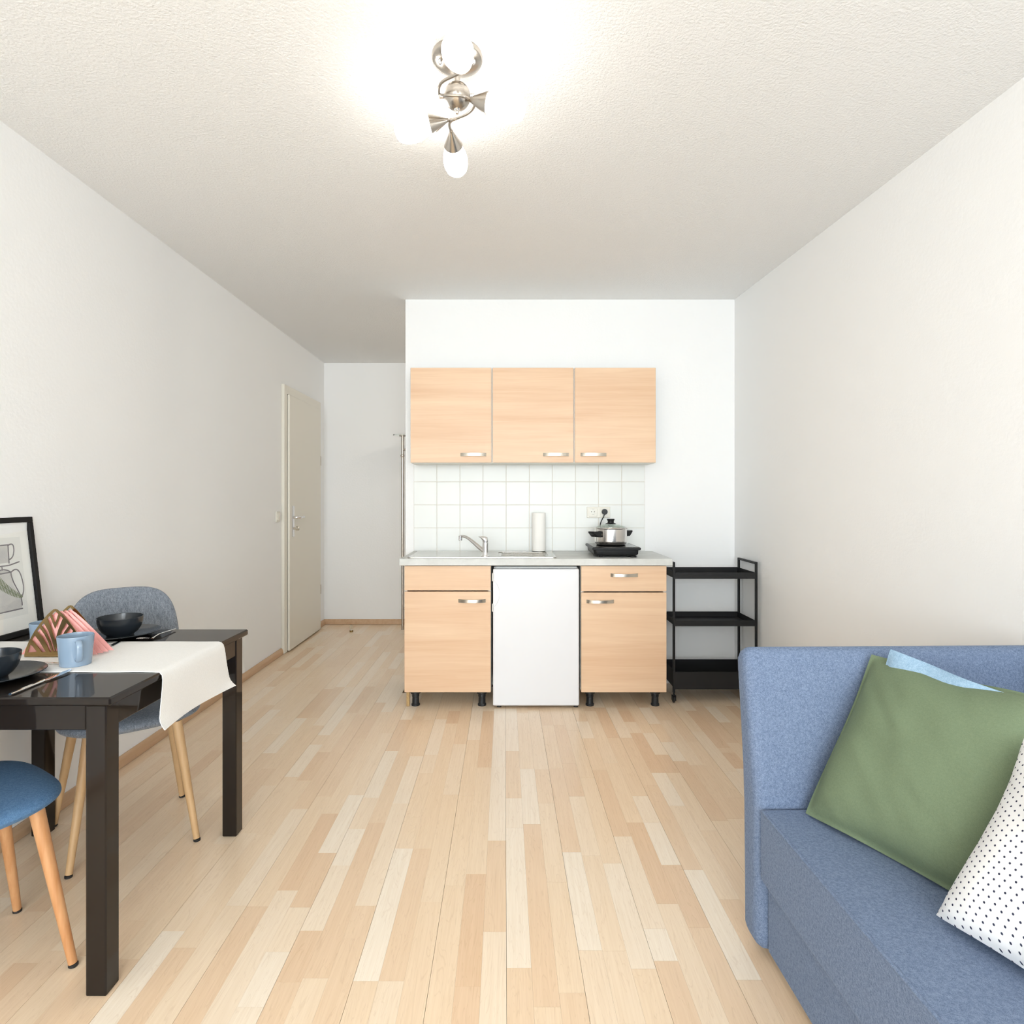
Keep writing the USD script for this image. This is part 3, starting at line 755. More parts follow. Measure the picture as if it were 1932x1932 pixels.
for x, y_ in posts:
    ca = part(t, 'caster', cat(cyl(.0048, .040, .0618, 12, (x, y_, 0)), cbox(x - .0105, x - .0075, y_ - .012, y_ + .016, .014, .046, .002), cbox(x + .0075, x + .0105, y_ - .012, y_ + .016, .014, .046, .002), cbox(x - .0105, x + .0105, y_ - .01, y_ + .008, .0425, .0468, .001)), 'cart_black')
    part(ca, 'wheel', lathe([(0, -.006), (.0165, -.006), (.0190, -.004), (.0190, .004), (.0165, .006), (0, .006)], 24, (x, y_ + .006, .0192), 'x'), 'rubber')

# ------------------------------------------------------------------ ceiling lamp
LX, LY, LZ = -.160, 1.780, 2.378
t = thing('ceiling_lamp', 'brushed steel four-arm ceiling lamp with lit white glass shades', 'ceiling lamp', (LX, LY, CEIL))
zb = LZ - CEIL
part(t, 'canopy', lathe([(0, -.0005), (.072, -.0005), (.0735, -.003), (.0735, -.013), (.071, -.018), (.058, -.026), (.040, -.0315), (.018, -.034), (0, -.0345)], 48), 'brushed_nickel', 50)
for a in (math.radians(200), math.radians(-20)):
    part(t, 'screw', lathe([(0, 0), (.006, 0), (.006, -.006), (.0035, -.011), (0, -.012)], 14, (.052 * math.cos(a), .052 * math.sin(a) * 1.0, -.0275)), 'chrome')
part(t, 'stem', lathe([(0, -.03), (.024, -.031), (.012, -.052), (.008, -.07), (.008, zb + .035), (0, zb + .035)], 28), 'brushed_nickel', 40)
part(t, 'ball', lathe([(.0385 * math.sin(a), zb + .0385 * math.cos(a)) for a in np.linspace(0, math.pi, 25)], 40), 'brushed_nickel', 60)
part(t, 'finial', lathe([(0, zb - .052), (.005, zb - .051), (.007, zb - .046), (.006, zb - .040), (.009, zb - .037), (0, zb - .036)], 18), 'chrome', 50)
def dirv(x, y, z):
    v = np.array([x, y, z], float); return v / np.linalg.norm(v)
ends = [((.034, -.006, zb - .012), dirv(.97, -.06, -.24)), ((-.040, .118, zb + .004), dirv(-.98, .05, -.20)), ((-.034, .165, zb - .002), dirv(.03, .96, -.28)), ((.028, -.118, zb - .004), dirv(-.05, -.95, -.30))]
arms = [  # rod along which the cups hang
    [(-.0385, 0, zb), (-.050, -.003, zb), (-.052, -.022, zb), (-.038, -.060, zb), (.012, -.098, zb - .002), ends[3][0]],
    [(-.049, -.010, zb - .002), (-.030, -.035, zb - .020), (0, -.040, zb - .024), ends[0][0]],
    [(.0385, 0, zb), (.050, .004, zb), (.052, .024, zb), (.036, .066, zb), (-.008, .105, zb + .002), ends[1][0]],
    [(-.012, .107, zb + .001), (-.034, .124, zb), (-.037, .145, zb), ends[2][0]]]
for a in arms:
    part(t, 'arm', tube(spline(a, 30), .0042, 10), 'brushed_nickel', 60)
for s_ in (-1, 1):
    part(t, 'knob', lathe([(0, 0), (.007, 0), (.007, .010), (.005, .013), (0, .013)], 16, (s_ * .0385 - (.0 if s_ > 0 else .013), 0, zb), 'x'), 'chrome')
cup = lathe([(0, -.002), (.0055, -.002), (.0065, .004), (.0305, .056), (.0295, .0565), (.0275, .054), (0, .050)], 32)
gl = [(.0, .0545), (.024, .0545), (.0275, .0575), (.033, .070), (.0405, .092), (.0440, .115), (.0425, .135), (.0370, .152), (.028, .163), (.014, .1685), (0, .1695)]
gl = [(r_ * .94, z_) for r_, z_ in gl]
glass = lathe(gl, 40)
for p, d in ends:
    c_ = part(t, 'shade_cup', aim(cup, d, p), 'brushed_nickel', 40)
    part(t, 'shade', aim(glass, d, p), 'lamp_glow', 60, label='lit white glass shade')

# unseen hallway lamp: opal globe hidden by the kitchen wall, placed to light the hallway
t = thing('hallway_lamp', 'unseen lit opal globe lamp behind the kitchen wall, placed to light the hallway', 'ceiling lamp', (.22, 4.75, CEIL))
part(t, 'base', lathe([(0, -.0005), (.065, -.0005), (.065, -.022), (.055, -.030), (0, -.030)], 36), 'brushed_nickel', 40)
part(t, 'globe', lathe([(0, -.0305), (.052, -.0305)] + [(.085 * math.sin(a), -.098 + .085 * math.cos(a)) for a in np.linspace(.70, math.pi, 20)], 36), 'unseen_hall_glow', 60)

# ------------------------------------------------------------------ dining table and what stands on it
TXR, TXL, TY0, TY1, TZ = -.964, -1.728, 1.462, 2.228, .726
t = thing('dining_table', 'square black-brown wooden dining table against the left wall', 'table', ((TXR + TXL) / 2, (TY0 + TY1) / 2, 0))
hw, hd = (TXR - TXL) / 2, (TY1 - TY0) / 2
part(t, 'tabletop', cbox(-hw, hw, -hd, hd, TZ - .021, TZ, .004), 'table_lacquer')
lw, ix, iy = .0505, .0165, .010
legs = [(sx * (hw - ix - lw / 2), sy * (hd - iy - lw / 2)) for sy in (-1, 1) for sx in (1, -1)]
for x, y_ in legs:
    part(t, 'leg', cbox(x - lw / 2, x + lw / 2, y_ - lw / 2, y_ + lw / 2, 0, TZ - .0212, .003), 'table_lacquer')
az0, az1 = .643, TZ - .0213
ax, ay = hw - ix - lw, hd - iy - lw
for sy in (-1, 1):
    yy = sy * (hd - iy - .013)
    part(t, 'apron', cbox(-ax + .0004, ax - .0004, yy - .010, yy + .010, az0, az1, .002), 'table_lacquer')
for sx in (-1, 1):
    xx = sx * (hw - ix - .013)
    part(t, 'apron', cbox(xx - .010, xx + .010, -ay + .0004, ay - .0004, az0, az1, .002), 'table_lacquer')

# runner: flat on top, bent over the right edge
def runner():
    th = .0022
    zt_ = TZ + .0006
    xs = [-1.700 + i * .0206 for i in range(35)]
    cross = [(x, zt_) for x in xs]                        # to -1.0
    xe = TXR + .002
    cross += [(-.985, zt_), (xe - .012, zt_ - .0003), (xe - .004, zt_ - .0025), (xe + .0015, zt_ - .0085), (xe + .004, zt_ - .02)]
    for z in np.linspace(.69, .575, 12):
        cross.append((xe + .005, z))
    cross = np.array(cross)
    nx, ny = len(cross), 41
    top_, bot = [], []
    tg = np.gradient(cross, axis=0); tg /= np.linalg.norm(tg, axis=1, keepdims=True)
    nr = np.c_[-tg[:, 1], tg[:, 0]]
    for i in range(nx):
        x, z = cross[i]
        drop = max(0.0, (TZ - z) / .15)
        for j in range(ny):
            v = j / (ny - 1)
            y0 = 1.674 - .034 * drop + .0015 * math.sin(x * 41) * (1 - drop)
            y1 = 2.024 + .040 * drop ** 1.5 + .0012 * math.sin(x * 33 + 1) * (1 - drop)
            y = y0 + (y1 - y0) * v
            dx = drop * (.004 + .0022 * math.sin(v * 9 + .5) * drop) + (.016 * (max(0, drop - .78) / .22) ** 2 * abs(2 * v - 1) ** 3)
            dz = (.0012 * abs(math.sin(x * 17 + v * 4)) * (1 if drop == 0 else 0)) * (0.6 if 0.03 < v < .97 else 0) - .010 * drop * (v - .5)
            p = np.array([x + dx, y, z + dz])
            top_.append(p + np.array([nr[i][0], 0, nr[i][1]]) * th); bot.append(p)
    V = np.vstack([top_, bot]); n = nx * ny
    F_ = []
    I = lambda i, j: i * ny + j
    for i in range(nx - 1):
        for j in range(ny - 1):
            a, b, c, d = I(i, j), I(i + 1, j), I(i + 1, j + 1), I(i, j + 1)
            F_ += [(a, b, c), (a, c, d), (n + a, n + c, n + b), (n + a, n + d, n + c)]
    for i in range(nx - 1):
        for j, fl in ((0, 1), (ny - 1, 0)):
            a, b = I(i, j), I(i + 1, j)
            F_ += [(a, n + b, b), (a, n + a, n + b)] if fl else [(a, b, n + b), (a, n + b, n + a)]
    for j in range(ny - 1):
        for i, fl in ((0, 0), (nx - 1, 1)):
            a, b = I(i, j), I(i, j + 1)
            F_ += [(a, n + b, b), (a, n + a, n + b)] if fl else [(a, b, n + b), (a, n + b, n + a)]
    t_ = trimesh.Trimesh(V, np.array(F_), process=False)
    t_.fix_normals()
    return t_
solo('table_runner', 'white cloth table runner hanging over the right edge of the dining table', 'table runner', runner(), 'runner_cotton', 50)
ZR = TZ + .0040      # top of the runner

def dish(name, label, catg, prof, m, loc, group=None, parts=()):
    tt = thing(name, label, catg, loc, 0, group)
    return tt
plate_prof = [(0, 0), (.070, 0), (.074, .001), (.098, .0085), (.120, .0145), (.1222, .0165), (.1205, .0178), (.098, .0118), (.076, .0048), (0, .0042)]
bowl_prof = [(0, .003), (.036, .003), (.037, 0), (.041, 0), (.0415, .004), (.053, .013), (.0625, .028), (.0680, .046), (.0700, .0635), (.0690, .0648), (.0675, .0635), (.0655, .046), (.060, .030), (.050, .0165), (.036, .008), (0, .0072)]
NEAR, FAR = (-1.375, 1.600), (-1.353, 2.105)
for (x, y_), lb_p, lb_b in ((NEAR, 'dark grey dinner plate at the near side of the table', 'dark grey bowl on the near plate, cut by the left picture edge'),
                            (FAR, 'dark grey dinner plate at the far side of the table', 'dark grey bowl on the far plate, before the grey chair')):
    solo_path = uniq(W, 'dinner_plate')
    p = usdkit.mesh(stage, solo_path, lathe(plate_prof, 72, (x - .002, y_ + .008, TZ + .0006)), M['stoneware'], smooth=50)
    tag(p.GetPrim(), lb_p, 'plate', 'dark stoneware plates')
    b_ = uniq(W, 'bowl')
    p = usdkit.mesh(stage, b_, lathe(bowl_prof, 72, (x, y_, TZ + .0006 + .0050)), M['stoneware'], smooth=50)
    tag(p.GetPrim(), lb_b, 'bowl', 'dark stoneware bowls')

def mug(x, y_, ang, label):
    t = thing('mug', label, 'mug', (x, y_, ZR), ang, 'light blue mugs')
    part(t, 'cup', lathe([(0, .003), (.033, .003), (.034, 0), (.0375, 0), (.0385, .003), (.0415, .040), (.0450, .0815), (.0440, .0838), (.0425, .0820), (.0390, .040), (.0362, .009), (0, .007)], 56), 'mug_glaze', 50)
    hp = spline([(.0412, 0, .070), (.052, 0, .0735), (.0640, 0, .069), (.0675, 0, .050), (.0650, 0, .031), (.054, 0, .0205), (.0398, 0, .0225)], 30)
    rings = []
    tg = np.gradient(hp, axis=0); tg /= np.linalg.norm(tg, axis=1, keepdims=True)
    for p, q in zip(hp, tg):
        nrm = np.array([-q[2], 0, q[0]])
        a = np.arange(12) * 2 * math.pi / 12
        rings.append(p + .0042 * np.cos(a)[:, None] * nrm + .0080 * np.sin(a)[:, None] * np.array([0, 1.0, 0]))
    part(t, 'handle', loft(rings), 'mug_glaze', 60)
mug(-1.247, 1.742, -47, 'light blue mug in front of the napkin holder, handle towards the viewer')
mug(-1.470, 1.925, 120, 'light blue mug half hidden behind the napkin holder')

# napkin holder with napkins
t = thing('napkin_holder', 'triangular brass napkin holder with leaf-shaped cut-outs on the runner', 'napkin holder', (-1.366, 1.854, ZR))
def holder_plate():
    k = .0001477
    U = lambda q: [((x - 1115) * k, (1185 - y_) * k) for x, y_ in q]
    half = [(0, .1392), (.006, .1375), (.022, .1230), (.043, .0990), (.062, .0720), (.078, .0430), (.088, .0180), (.0925, 0)]
    outl = Polygon([(-x, y_) for x, y_ in half[::-1]] + half[1:])
    slots = [[(560, 1128), (608, 968), (650, 985), (748, 1108)], [(648, 868), (704, 775), (800, 900), (925, 1108), (848, 1120), (760, 1000)],
             [(748, 690), (803, 625), (900, 760), (980, 920), (1045, 1108), (1005, 1112), (940, 960), (860, 815)],
             [(838, 580), (884, 522), (980, 690), (1050, 880), (1100, 1060), (1112, 1100), (1075, 1100), (1020, 900), (930, 710)]]
    sh = outl
    for q in slots:
        for s_ in (1, -1):
            P_ = Polygon([(s_ * a, b) for a, b in U(q)]).buffer(0)
            sh = sh.difference(P_.buffer(-.0010).buffer(.0010))
    vee = Polygon(U([(958, 432), (1008, 375), (1060, 510), (1115, 640), (1170, 510), (1222, 375), (1272, 432), (1180, 660), (1122, 868), (1108, 868), (1050, 660)]))
    kite = Polygon(U([(1048, 348), (1115, 282), (1182, 348), (1128, 505), (1102, 505)]))
    sh = sh.difference(vee).difference(kite)
    if sh.geom_type == 'MultiPolygon':
        sh = max(sh.geoms, key=lambda g: g.area)
    return sh
hp_ = holder_plate()
for yy in (-.031, .031):
    pm = prism(hp_, .0022, -.0011)
    pm.apply_transform(trimesh.transformations.rotation_matrix(math.pi / 2, (1, 0, 0)))
    pm.apply_translation((0, yy, .0042))
    part(t, 'leaf_plate', pm, 'brass', 30)
part(t, 'base_plate', cbox(-.0925, .0925, -.0335, .0335, .0004, .0040, .0012), 'brass')

def napkin(i):
    nu, nv = 25, 15
    yc = -.019 + i * .0125
    th = .0052
    fr_, bk = [], []
    r_ = random.Random(50)
    ph = [r_.uniform(0, 6.28) for _ in range(4)]
    for a in range(nv):
        v = a / (nv - 1)
        hwL = .104 * (1 - v) ** .82 + .002
        hwR = .124 * (1 - v) ** .85 + .002
        for b in range(nu):
            u = b / (nu - 1) * 2 - 1
            x = (u * (hwR if u > 0 else hwL)) + .004 * (i - 1)
            edge = (1 - min(1, abs(u)) ** 4) * (1 - v ** 6) * min(1, .25 + v * 6)
            y = yc + .0040 * math.sin(u * 5 + ph[0] + v * 2) * (1 - v) + .0020 * math.sin(u * 13 + ph[1])
            if u > .45:
                y += (u - .45) * .010 * (i - 1.5) * (1 - v)
            z = .1275 * v + .003 * math.sin(u * 7 + ph[3]) * (1 - v) * v
            e = th / 2 * edge + .0004
            fr_.append((x, y - e, z)); bk.append((x, y + e, z))
    V = np.array(fr_ + bk); n = nu * nv; F_ = []
    I = lambda a, b: a * nu + b
    for a in range(nv - 1):
        for b in range(nu - 1):
            p, q, r2, s2 = I(a, b), I(a, b + 1), I(a + 1, b + 1), I(a + 1, b)
            F_ += [(p, q, r2), (p, r2, s2), (n + p, n + r2, n + q), (n + p, n + s2, n + r2)]
    rim = [I(0, b) for b in range(nu)] + [I(a, nu - 1) for a in range(1, nv)] + [I(nv - 1, b) for b in range(nu - 2, -1, -1)] + [I(a, 0) for a in range(nv - 2, 0, -1)]
    for p, q in zip(rim, rim[1:] + rim[:1]):
        F_ += [(p, n + q, q), (p, n + p, n + q)]
    m_ = trimesh.Trimesh(V, np.array(F_), process=False)
    m_.fix_normals()
    return m_
for i in range(4):
    m_ = napkin(i)
    path = uniq(W, 'napkin')
    m_.apply_translation((-1.366, 1.854, ZR + .0045))
    p = usdkit.mesh(stage, path, m_, M['napkin_paper'], smooth=60)
    tag(p.GetPrim(), 'pink folded paper napkin standing in the brass holder', 'napkin', 'pink napkins in the holder')

# cutlery
def strip_sheet(pts, widths, th):
    """flat bar along y: pts (y, z), half widths in x"""
    rings = []
    for (y, z), w in zip(pts, widths):
        rings.append(np.array([(-w, y, z + th * .5), (-w * .6, y, z + th), (w * .6, y, z + th), (w, y, z + th * .5), (w * .6, y, z), (-w * .6, y, z)]))
    return loft(rings)
t = thing('table_knife', 'steel table knife lying right of the near plate', 'knife', (-1.214, 1.474, TZ + .0008), 1.5)
part(t, 'handle', strip_sheet([(0, 0), (.003, 0), (.05, .0003), (.105, .0006), (.112, .001)], [.004, .0052, .0045, .0036, .003], .0062), 'chrome', 50)
part(t, 'blade', strip_sheet([(.1125, .0022), (.125, .0025), (.165, .0031), (.195, .0036), (.208, .0038), (.212, .0039)], [.003, .0075, .0088, .0080, .0045, .001], .0016), 'chrome', 50)
t = thing('fork', 'steel fork lying beside the far plate with tines towards the viewer', 'fork', (-1.219, 2.205, TZ + .0008), 180)
part(t, 'handle', strip_sheet([(0, .004), (.003, .004), (.05, .006), (.10, .008), (.128, .004), (.140, .002)], [.004, .0055, .0045, .0032, .0028, .005], .0028), 'chrome', 50)
part(t, 'head', strip_sheet([(.1403, .002), (.150, .0025), (.165, .007), (.172, .010)], [.005, .0105, .0115, .0115], .0018), 'chrome', 50)
for k in range(4):
    x = -.0090 + k * .0060
    tn = strip_sheet([(.1723, .0102), (.190, .0165), (.208, .0180), (.213, .0178)], [.0022, .0019, .0014, .0004], .0016)
    tn.apply_translation((x, 0, 0))
    part(t, 'tine', tn, 'chrome', 50)
t = thing('table_knife', 'steel knife with its tip on the runner between napkins and far plate', 'knife', (-1.2995, 2.024, ZR + .0004), 189.5)
part(t, 'blade', strip_sheet([(0, 0), (.010, 0), (.04, 0), (.07, 0)], [.0008, .0042, .0072, .0076], .0016), 'chrome', 50)
part(t, 'handle', strip_sheet([(.0703, 0), (.09, 0), (.128, 0), (.131, 0)], [.003, .0036, .005, .004], .005), 'chrome', 50)
t = thing('teaspoon', 'steel teaspoon on the runner just behind the near plate', 'spoon', (-1.292, 1.744, ZR + .0004), 90)
part(t, 'handle', strip_sheet([(0, .001), (.003, .001), (.05, .003), (.092, .002)], [.0022, .0036, .0028, .002], .0018), 'chrome', 50)
part(t, 'bowl', pad(lambda a: (.014 * math.cos(a), .022 * math.sin(a)), lambda r, x, y: (.0012 * (1 - r ** 6) + .0003, .0003), lambda x, y: (np.array([x, y + .1145, .0012 + .004 * ((x / .014) ** 2 + (y / .022) ** 2)]), np.array([0, 0, 1.0])), 6, 28), 'chrome', 60)

# ------------------------------------------------------------------ framed print leaning on the wall
fw, fh, fd = .330, .4130, .018
x_b, x_t = -1.700, -1.7475
lean = math.degrees(math.asin((x_b - x_t) / fh)) if abs(x_b - x_t) < fh else 0
path = uniq(W, 'picture_frame')
x_ = UsdGeom.Xform.Define(stage, path)
# local: x = out of the picture (towards the room), y = along the wall, z = up
x_.AddTranslateOp().Set(Gf.Vec3d(x_b + .0, 2.222 - fw / 2, TZ + .0012))
x_.AddRotateYOp().Set(-lean)
tag(x_.GetPrim(), 'black-framed jug print standing on the table against the left wall', 'picture')
t = path
b_ = .019
part(t, 'frame_rail', cbox(-fd, 0, -fw / 2, fw / 2, 0, b_, .0015), 'frame_black')
part(t, 'frame_rail', cbox(-fd, 0, -fw / 2, fw / 2, fh - b_, fh, .0015), 'frame_black')
part(t, 'frame_rail', cbox(-fd, 0, -fw / 2, -fw / 2 + b_, b_ + .0002, fh - b_ - .0002, .0015), 'frame_black')
part(t, 'frame_rail', cbox(-fd, 0, fw / 2 - b_, fw / 2, b_ + .0002, fh - b_ - .0002, .0015), 'frame_black')
part(t, 'backing', box(-fd + .001, -.0135, -fw / 2 + b_, fw / 2 - b_, b_, fh - b_), 'mat_board', smooth=False)
part(t, 'mat', box(-.0134, -.0110, -fw / 2 + b_, fw / 2 - b_, b_, fh - b_), 'mat_board', smooth=False, label='white card mount')
py0, py1, pz0, pz1 = -fw / 2 + b_ + .037, fw / 2 - b_ - .037, b_ + .050, fh - b_ - .050
pr = part(t, 'print', box(-.0109, -.0105, py0, py1, pz0, pz1), 'print_paper', smooth=False, label='pale grey vintage print of a cup and jug')
def yz_prism(poly, x0, th):
    out = []
    for g in getattr(poly, 'geoms', [poly]):
        q = prism(g, th, 0)
        q.vertices = np.c_[q.vertices[:, 2] + x0, q.vertices[:, 0], q.vertices[:, 1]]
        out.append(q)
    return cat(*out)
from shapely.geometry import LineString
from shapely.ops import unary_union
yc = .020
# cup with saucer (upper), jug with lid and handle (lower); right halves show in the photograph
cup_p = Polygon([(yc - .036, .318), (yc + .036, .318), (yc + .033, .258), (yc - .033, .258)])
part(pr, 'drawing_tone', yz_prism(unary_union([cup_p, Polygon([(yc - .052, .138), (yc - .046, .100), (yc - .052, .092), (yc + .062, .092), (yc + .066, .100), (yc + .064, .130), (yc + .040, .175), (yc + .030, .222), (yc + .012, .233), (yc - .018, .233), (yc - .034, .222), (yc - .040, .18)])]), -.01045, .0003), 'ink_light', smooth=False)
lines = [LineString([(yc - .037, .319), (yc + .037, .319)]), LineString([(yc + .035, .318), (yc + .031, .256)]), LineString([(yc - .035, .318), (yc - .031, .256)]), LineString([(yc - .07, .253), (yc - .02, .248), (yc + .03, .248), (yc + .074, .256)]),
         LineString(spline([(yc + .034, .316), (yc + .056, .316), (yc + .057, .296), (yc + .046, .274), (yc + .034, .268)], 20)),
         LineString([(yc - .034, .222), (yc + .034, .224)]), LineString(spline([(yc - .034, .222), (yc, .236), (yc + .034, .224)], 10)), LineString([(yc, .235), (yc, .246)]),
         LineString(spline([(yc + .034, .222), (yc + .042, .185), (yc + .064, .133), (yc + .066, .104)], 16)), LineString([(yc - .052, .092), (yc + .066, .092)]),
         LineString(spline([(yc + .036, .224), (yc + .064, .228), (yc + .078, .195), (yc + .080, .160), (yc + .066, .128)], 24))]
part(pr, 'drawing_line', yz_prism(unary_union([l.buffer(.0022) for l in lines]), -.0102, .0003), 'ink_grey', smooth=False)
stem_ = spline([(yc - .03, .205), (yc + .01, .168), (yc + .04, .147), (yc + .072, .132)], 20)
lv_ = [LineString(stem_).buffer(.0009)]
for i in range(2, 19):
    p = stem_[i]
    L_ = .017 * (1 - i / 26)
    lv_ += [LineString([p, p + np.array([L_ * .45, L_])]).buffer(.0017), LineString([p, p + np.array([-L_ * .45, -L_])]).buffer(.0017)]
part(pr, 'fern_sprig', yz_prism(unary_union(lv_), -.00985, .0003), 'ink_green', smooth=False)
part(t, 'glazing', box(-.0085, -.0070, -fw / 2 + b_, fw / 2 - b_, b_, fh - b_), 'window_pane', smooth=False)

# ------------------------------------------------------------------ dining chairs
def chair(name, label, loc, heading, cloth, legm, feet):
    """heading: degrees, direction the sitter faces measured from +y counter-clockwise. Local: +y forward, +x right."""
    t = thing(name, label, 'chair', loc, heading, 'upholstered dining chairs')
    rot = math.radians(-heading)
    def seat_out(a):
        c, s_ = math.cos(a), math.sin(a)
        n = 3.0
        x = .222 * math.copysign(abs(c) ** (2 / n), c)
        y = .215 * math.copysign(abs(s_) ** (2 / n), s_)
        x *= 1 - .06 * (1 - y / .215) * .5
        return x, y
    seat = pad(seat_out, lambda r, x, y: (.030 * (1 - r ** 5) ** .45 + .0005, .030 * (1 - r ** 4) ** .55 + .0005),
               lambda x, y: (np.array([x, y, .438 + .012 * (y / .215) * (1 if y > 0 else .3) - .10 * max(0, (y - .13)) ** 2 * 4 - .006 * (1 - (x / .22) ** 2)]), np.array([0, 0, 1.0])), 16, 88)
    part(t, 'seat', seat, cloth, 60)
    def back_out(a):
        c, s_ = math.cos(a), math.sin(a)
        n = 3.6
        y = .205 * math.copysign(abs(s_) ** (2 / n), s_)
        wdt = .190 - .022 * (y / .205)
        return wdt * math.copysign(abs(c) ** (2 / n), c), y
    def back_surf(x, v):
        z = .652 + v
        yb = -.205 - .10 * (v + .205) * .62 + .55 * x * x
        p = np.array([x, yb, z])
        nn = np.array([-1.1 * x, 1.0, .062]); nn /= np.linalg.norm(nn)
        return p, nn
    part(t, 'backrest', pad(back_out, lambda r, x, y: (.021 * (1 - r ** 6) ** .5 + .0005, .017 * (1 - r ** 6) ** .5 + .0005), back_surf, 14, 88), cloth, 60)
    for fx, fy in feet:
        tx_, ty_ = fx * .70, fy * .70
        topz = .416
        d = np.array([fx - tx_, fy - ty_, -topz])
        pts = [np.array([tx_, ty_, topz]) + d * u for u in np.linspace(0, .978, 8)]
        l_ = part(t, 'leg', tube(pts, np.linspace(.0175, .0105, 8), 16), legm, 50)
        part(l_, 'foot_cap', cyl(.0115, 0.0, .0085, 16, (fx * .997, fy * .997, 0)), 'rubber')
    return t
chair('dining_chair', 'grey fabric dining chair at the far side of the table', (-1.376, 2.195, 0), -142.5 + 0, 'chair_grey', 'beech_leg',
      [(-.182, .204), (.184, .187), (-.197, -.182), (.217, -.223)])
chair('dining_chair', 'blue fabric dining chair at the near side, cut by the left picture edge', (-1.398, 1.502, 0), -33.5, 'chair_blue', 'oak_leg',
      [(-.187, .205), (.187, .205), (-.185, -.20), (.185, -.20)])

# ------------------------------------------------------------------ sofa
SOX, SOY, SROT = .648, 1.584, 1.39
SF = thing('sofa', 'blue-grey fabric sofa with a flared arm along the right wall', 'sofa', (SOX, SOY, 0), SROT)
SLEN = 2.02
part(SF, 'plinth', cbox(.05, .80, -SLEN + .02, -.012, .0, .0295, .002), 'white_melamine', label='pale recessed plinth')
part(SF, 'base', rbox(.014, .80, -SLEN + .004, -.004, .030, .2115, .008), 'sofa_fabric', 40)
part(SF, 'seat_cushion', rbox(-.006, .70, -SLEN + .006, -.004, .2150, .400, .011), 'sofa_fabric', 40)
part(SF, 'piping', tube([(-.0030, y_, .3968) for y_ in np.linspace(-SLEN + .02, -.016, 9)], .0042, 8), 'sofa_fabric', 60)
def arm_mesh(sgn):
    sec = np.array([(0.0, .026), (0.0, .20), (.0, .40), (.018, .50), (.045, .62), (.066, .72), (.076, .765), (.086, .784), (.102, .792), (.124, .788), (.143, .774), (.150, .755), (.146, .72), (.128, .60), (.112, .48), (.104, .38), (.100, .20), (.098, .05), (.090, .030), (.05, .024)])
    pl = Polygon(sec)
    rings = []
    N = 90
    for x, ins in ((-.012, .030), (-.0095, .018), (-.003, .008), (.008, .0015), (.022, 0), (.30, 0), (.60, 0), (.880, 0), (.892, .006), (.897, .016)):
        q = pl.buffer(-ins) if ins else pl
        e = q.exterior
        # start every ring at the same corner
        c = np.array([e.interpolate((u + e.project(__import__('shapely').Point(.0 + ins, .20)) / e.length) % 1, normalized=True).coords[0] for u in np.linspace(0, 1, N + 1)[:-1]])
        if e.is_ccw is False: c = c[::-1]
        rings.append(np.c_[np.full(N, x), c[:, 0] * sgn, c[:, 1]])
    return loft(rings)
a1 = arm_mesh(1)
part(SF, 'arm', a1, 'sofa_fabric', 45)
a2 = arm_mesh(-1); a2.apply_translation((0, -SLEN, 0))
part(SF, 'arm', a2, 'sofa_fabric', 45)
def back_mesh():
    sec = [(.702, .215), (.712, .42), (.735, .62), (.750, .76), (.765, .785), (.80, .794), (.85, .790), (.872, .772), (.878, .74), (.872, .4), (.865, .03), (.81, .03), (.806, .215)]
    rings = []
    for y_, k in ((-SLEN + .006, .97), (-SLEN + .02, 1), (-1.0, 1), (-.02, 1), (-.002, .985)):
        s_ = np.array(sec); c = s_.mean(0)
        s_ = (s_ - c) * k + c
        rings.append(np.c_[s_[:, 0], np.full(len(s_), y_), s_[:, 1]])
    return loft(rings)
part(SF, 'backrest', back_mesh(), 'sofa_fabric', 40)

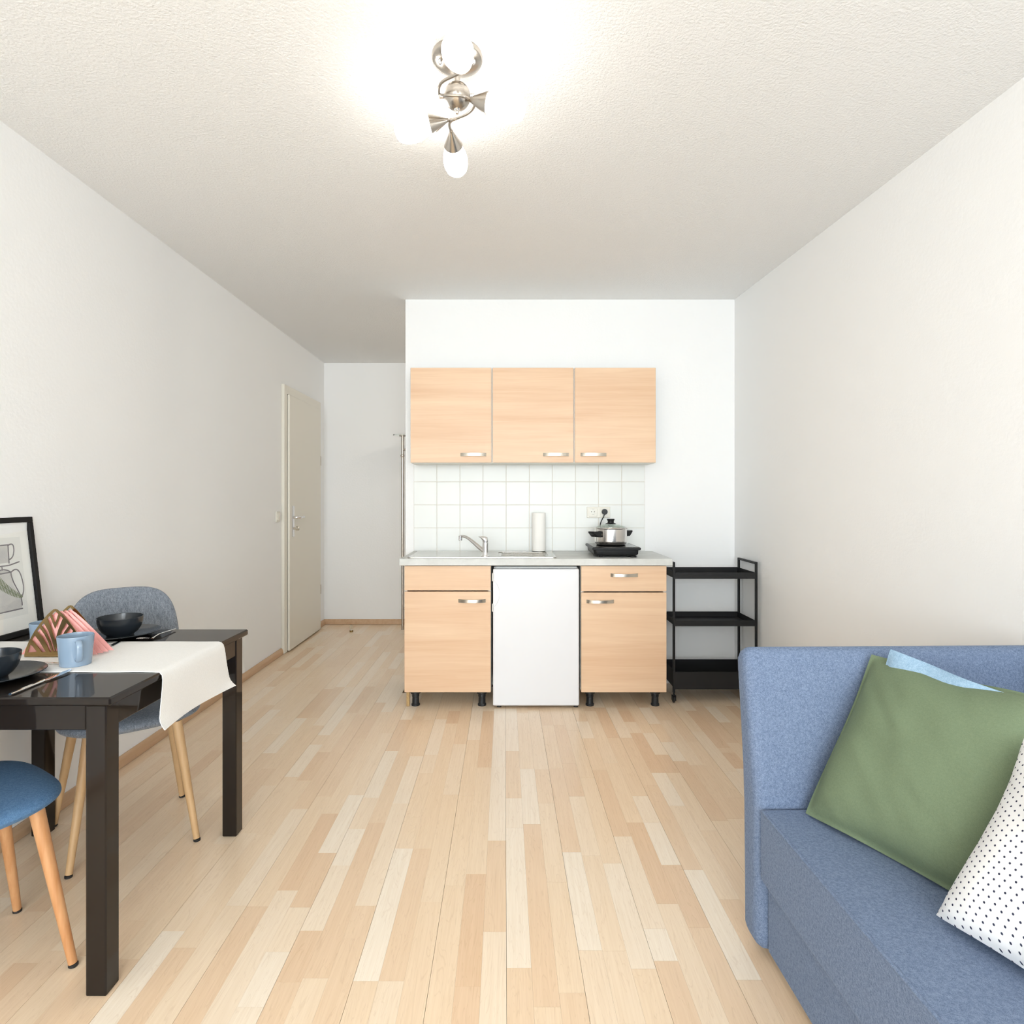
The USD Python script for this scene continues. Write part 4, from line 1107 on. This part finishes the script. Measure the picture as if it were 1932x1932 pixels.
# ------------------------------------------------------------------ scatter cushions
def cushion(name, label, m, BL, e1, e2, size, T, ear=.10, flange=.0, wr=.004, seed=0, rnd_=.015):
    e1 = np.asarray(e1, float); e1 /= np.linalg.norm(e1)
    e2 = np.asarray(e2, float); e2 -= e1 * np.dot(e1, e2); e2 /= np.linalg.norm(e2)
    nrm = np.cross(e1, e2)
    h = size / 2
    c = np.asarray(BL, float) + e1 * h + e2 * h
    N = 57
    us = np.linspace(-1, 1, N)
    us = np.sign(us) * np.abs(us) ** .85
    fr_, bk = [], []
    for v in us:
        for u in us:
            x = h * u * (1 - ear * (1 - v * v) ** 1.0 * (.3 + .7 * abs(u)))
            y = h * v * (1 - ear * (1 - u * u) ** 1.0 * (.3 + .7 * abs(v)))
            q_ = 1 - rnd_ * (u * v) ** 6
            x *= q_; y *= q_
            au, av = min(1, abs(u) / (1 - flange)), min(1, abs(v) / (1 - flange))
            prof = max(0.0, (1 - au ** 2.6) * (1 - av ** 2.6)) ** .55
            w = wr * (meshkit.noise(np.array([x * 14 + seed, y * 14, seed * 1.7])) - .5) * 2 + wr * .8 * (meshkit.noise(np.array([(x + y) * 30, (x - y) * 9 + seed, 3.3])) - .5) * 2
            edge = prof ** .5
            zf = T / 2 * prof + w * edge + .0012
            zb_ = -T / 2 * prof + w * .6 * edge - .0012
            wav = .006 * math.sin(7 * u + 3 * v + seed) * (1 - prof) + .008 * (1 - prof) * math.sin(3 * v - 2 * u + seed)
            fr_.append((x, y, zf + wav)); bk.append((x, y, zb_ + wav))
    V = np.array(fr_ + bk); n = N * N; F_ = []
    for a in range(N - 1):
        for b in range(N - 1):
            p, q, r2, s2 = a * N + b, a * N + b + 1, (a + 1) * N + b + 1, (a + 1) * N + b
            F_ += [(p, q, r2), (p, r2, s2), (n + p, n + r2, n + q), (n + p, n + s2, n + r2)]
    rim = [b for b in range(N)] + [a * N + N - 1 for a in range(1, N)] + [(N - 1) * N + b for b in range(N - 2, -1, -1)] + [a * N for a in range(N - 2, 0, -1)]
    for p, q in zip(rim, rim[1:] + rim[:1]):
        F_ += [(p, n + q, q), (p, n + p, n + q)]
    me = trimesh.Trimesh(V, np.array(F_), process=False)
    path = uniq(W, name)
    x = UsdGeom.Xform.Define(stage, path)
    mt = Gf.Matrix4d(*[float(k) for k in (*e1, 0, *e2, 0, *nrm, 0, *c, 1)])
    x.AddTransformOp().Set(mt)
    tag(x.GetPrim(), label, 'cushion', 'scatter cushions on the sofa')
    part(path, 'cover', me, m, 60)
    return path
GB = np.array([.741, 1.545, .404])
g1 = np.array([.415, -.91, 0]); g2 = np.array([.278, .03, .398])
cushion('cushion', 'plain sage green cushion leaning in the far sofa corner', 'green_cotton', GB, g1, g2, .458, .150, ear=.035, flange=.05, wr=.006, seed=2)
b1 = np.array([.40, -.90, -.135]); b1 /= np.linalg.norm(b1)
b2 = np.array([.085, .0, .38]); b2 -= b1 * np.dot(b1, b2); b2 /= np.linalg.norm(b2)
cushion('cushion', 'pale blue cushion showing only its edge behind the green cushion', 'pale_blue', np.array([.985, 1.588, .815]) - b2 * .39, b1, b2, .39, .06, ear=.03, flange=.05, wr=.004, seed=5)
cushion('cushion', 'white cushion with small dark polka dots, nearest to the viewer', 'polka_cotton', (.806, 1.166, .404), (.235, -.97, 0), (.215, .05, .325), .395, .155, ear=.10, flange=.02, wr=.005, seed=9, rnd_=.03)
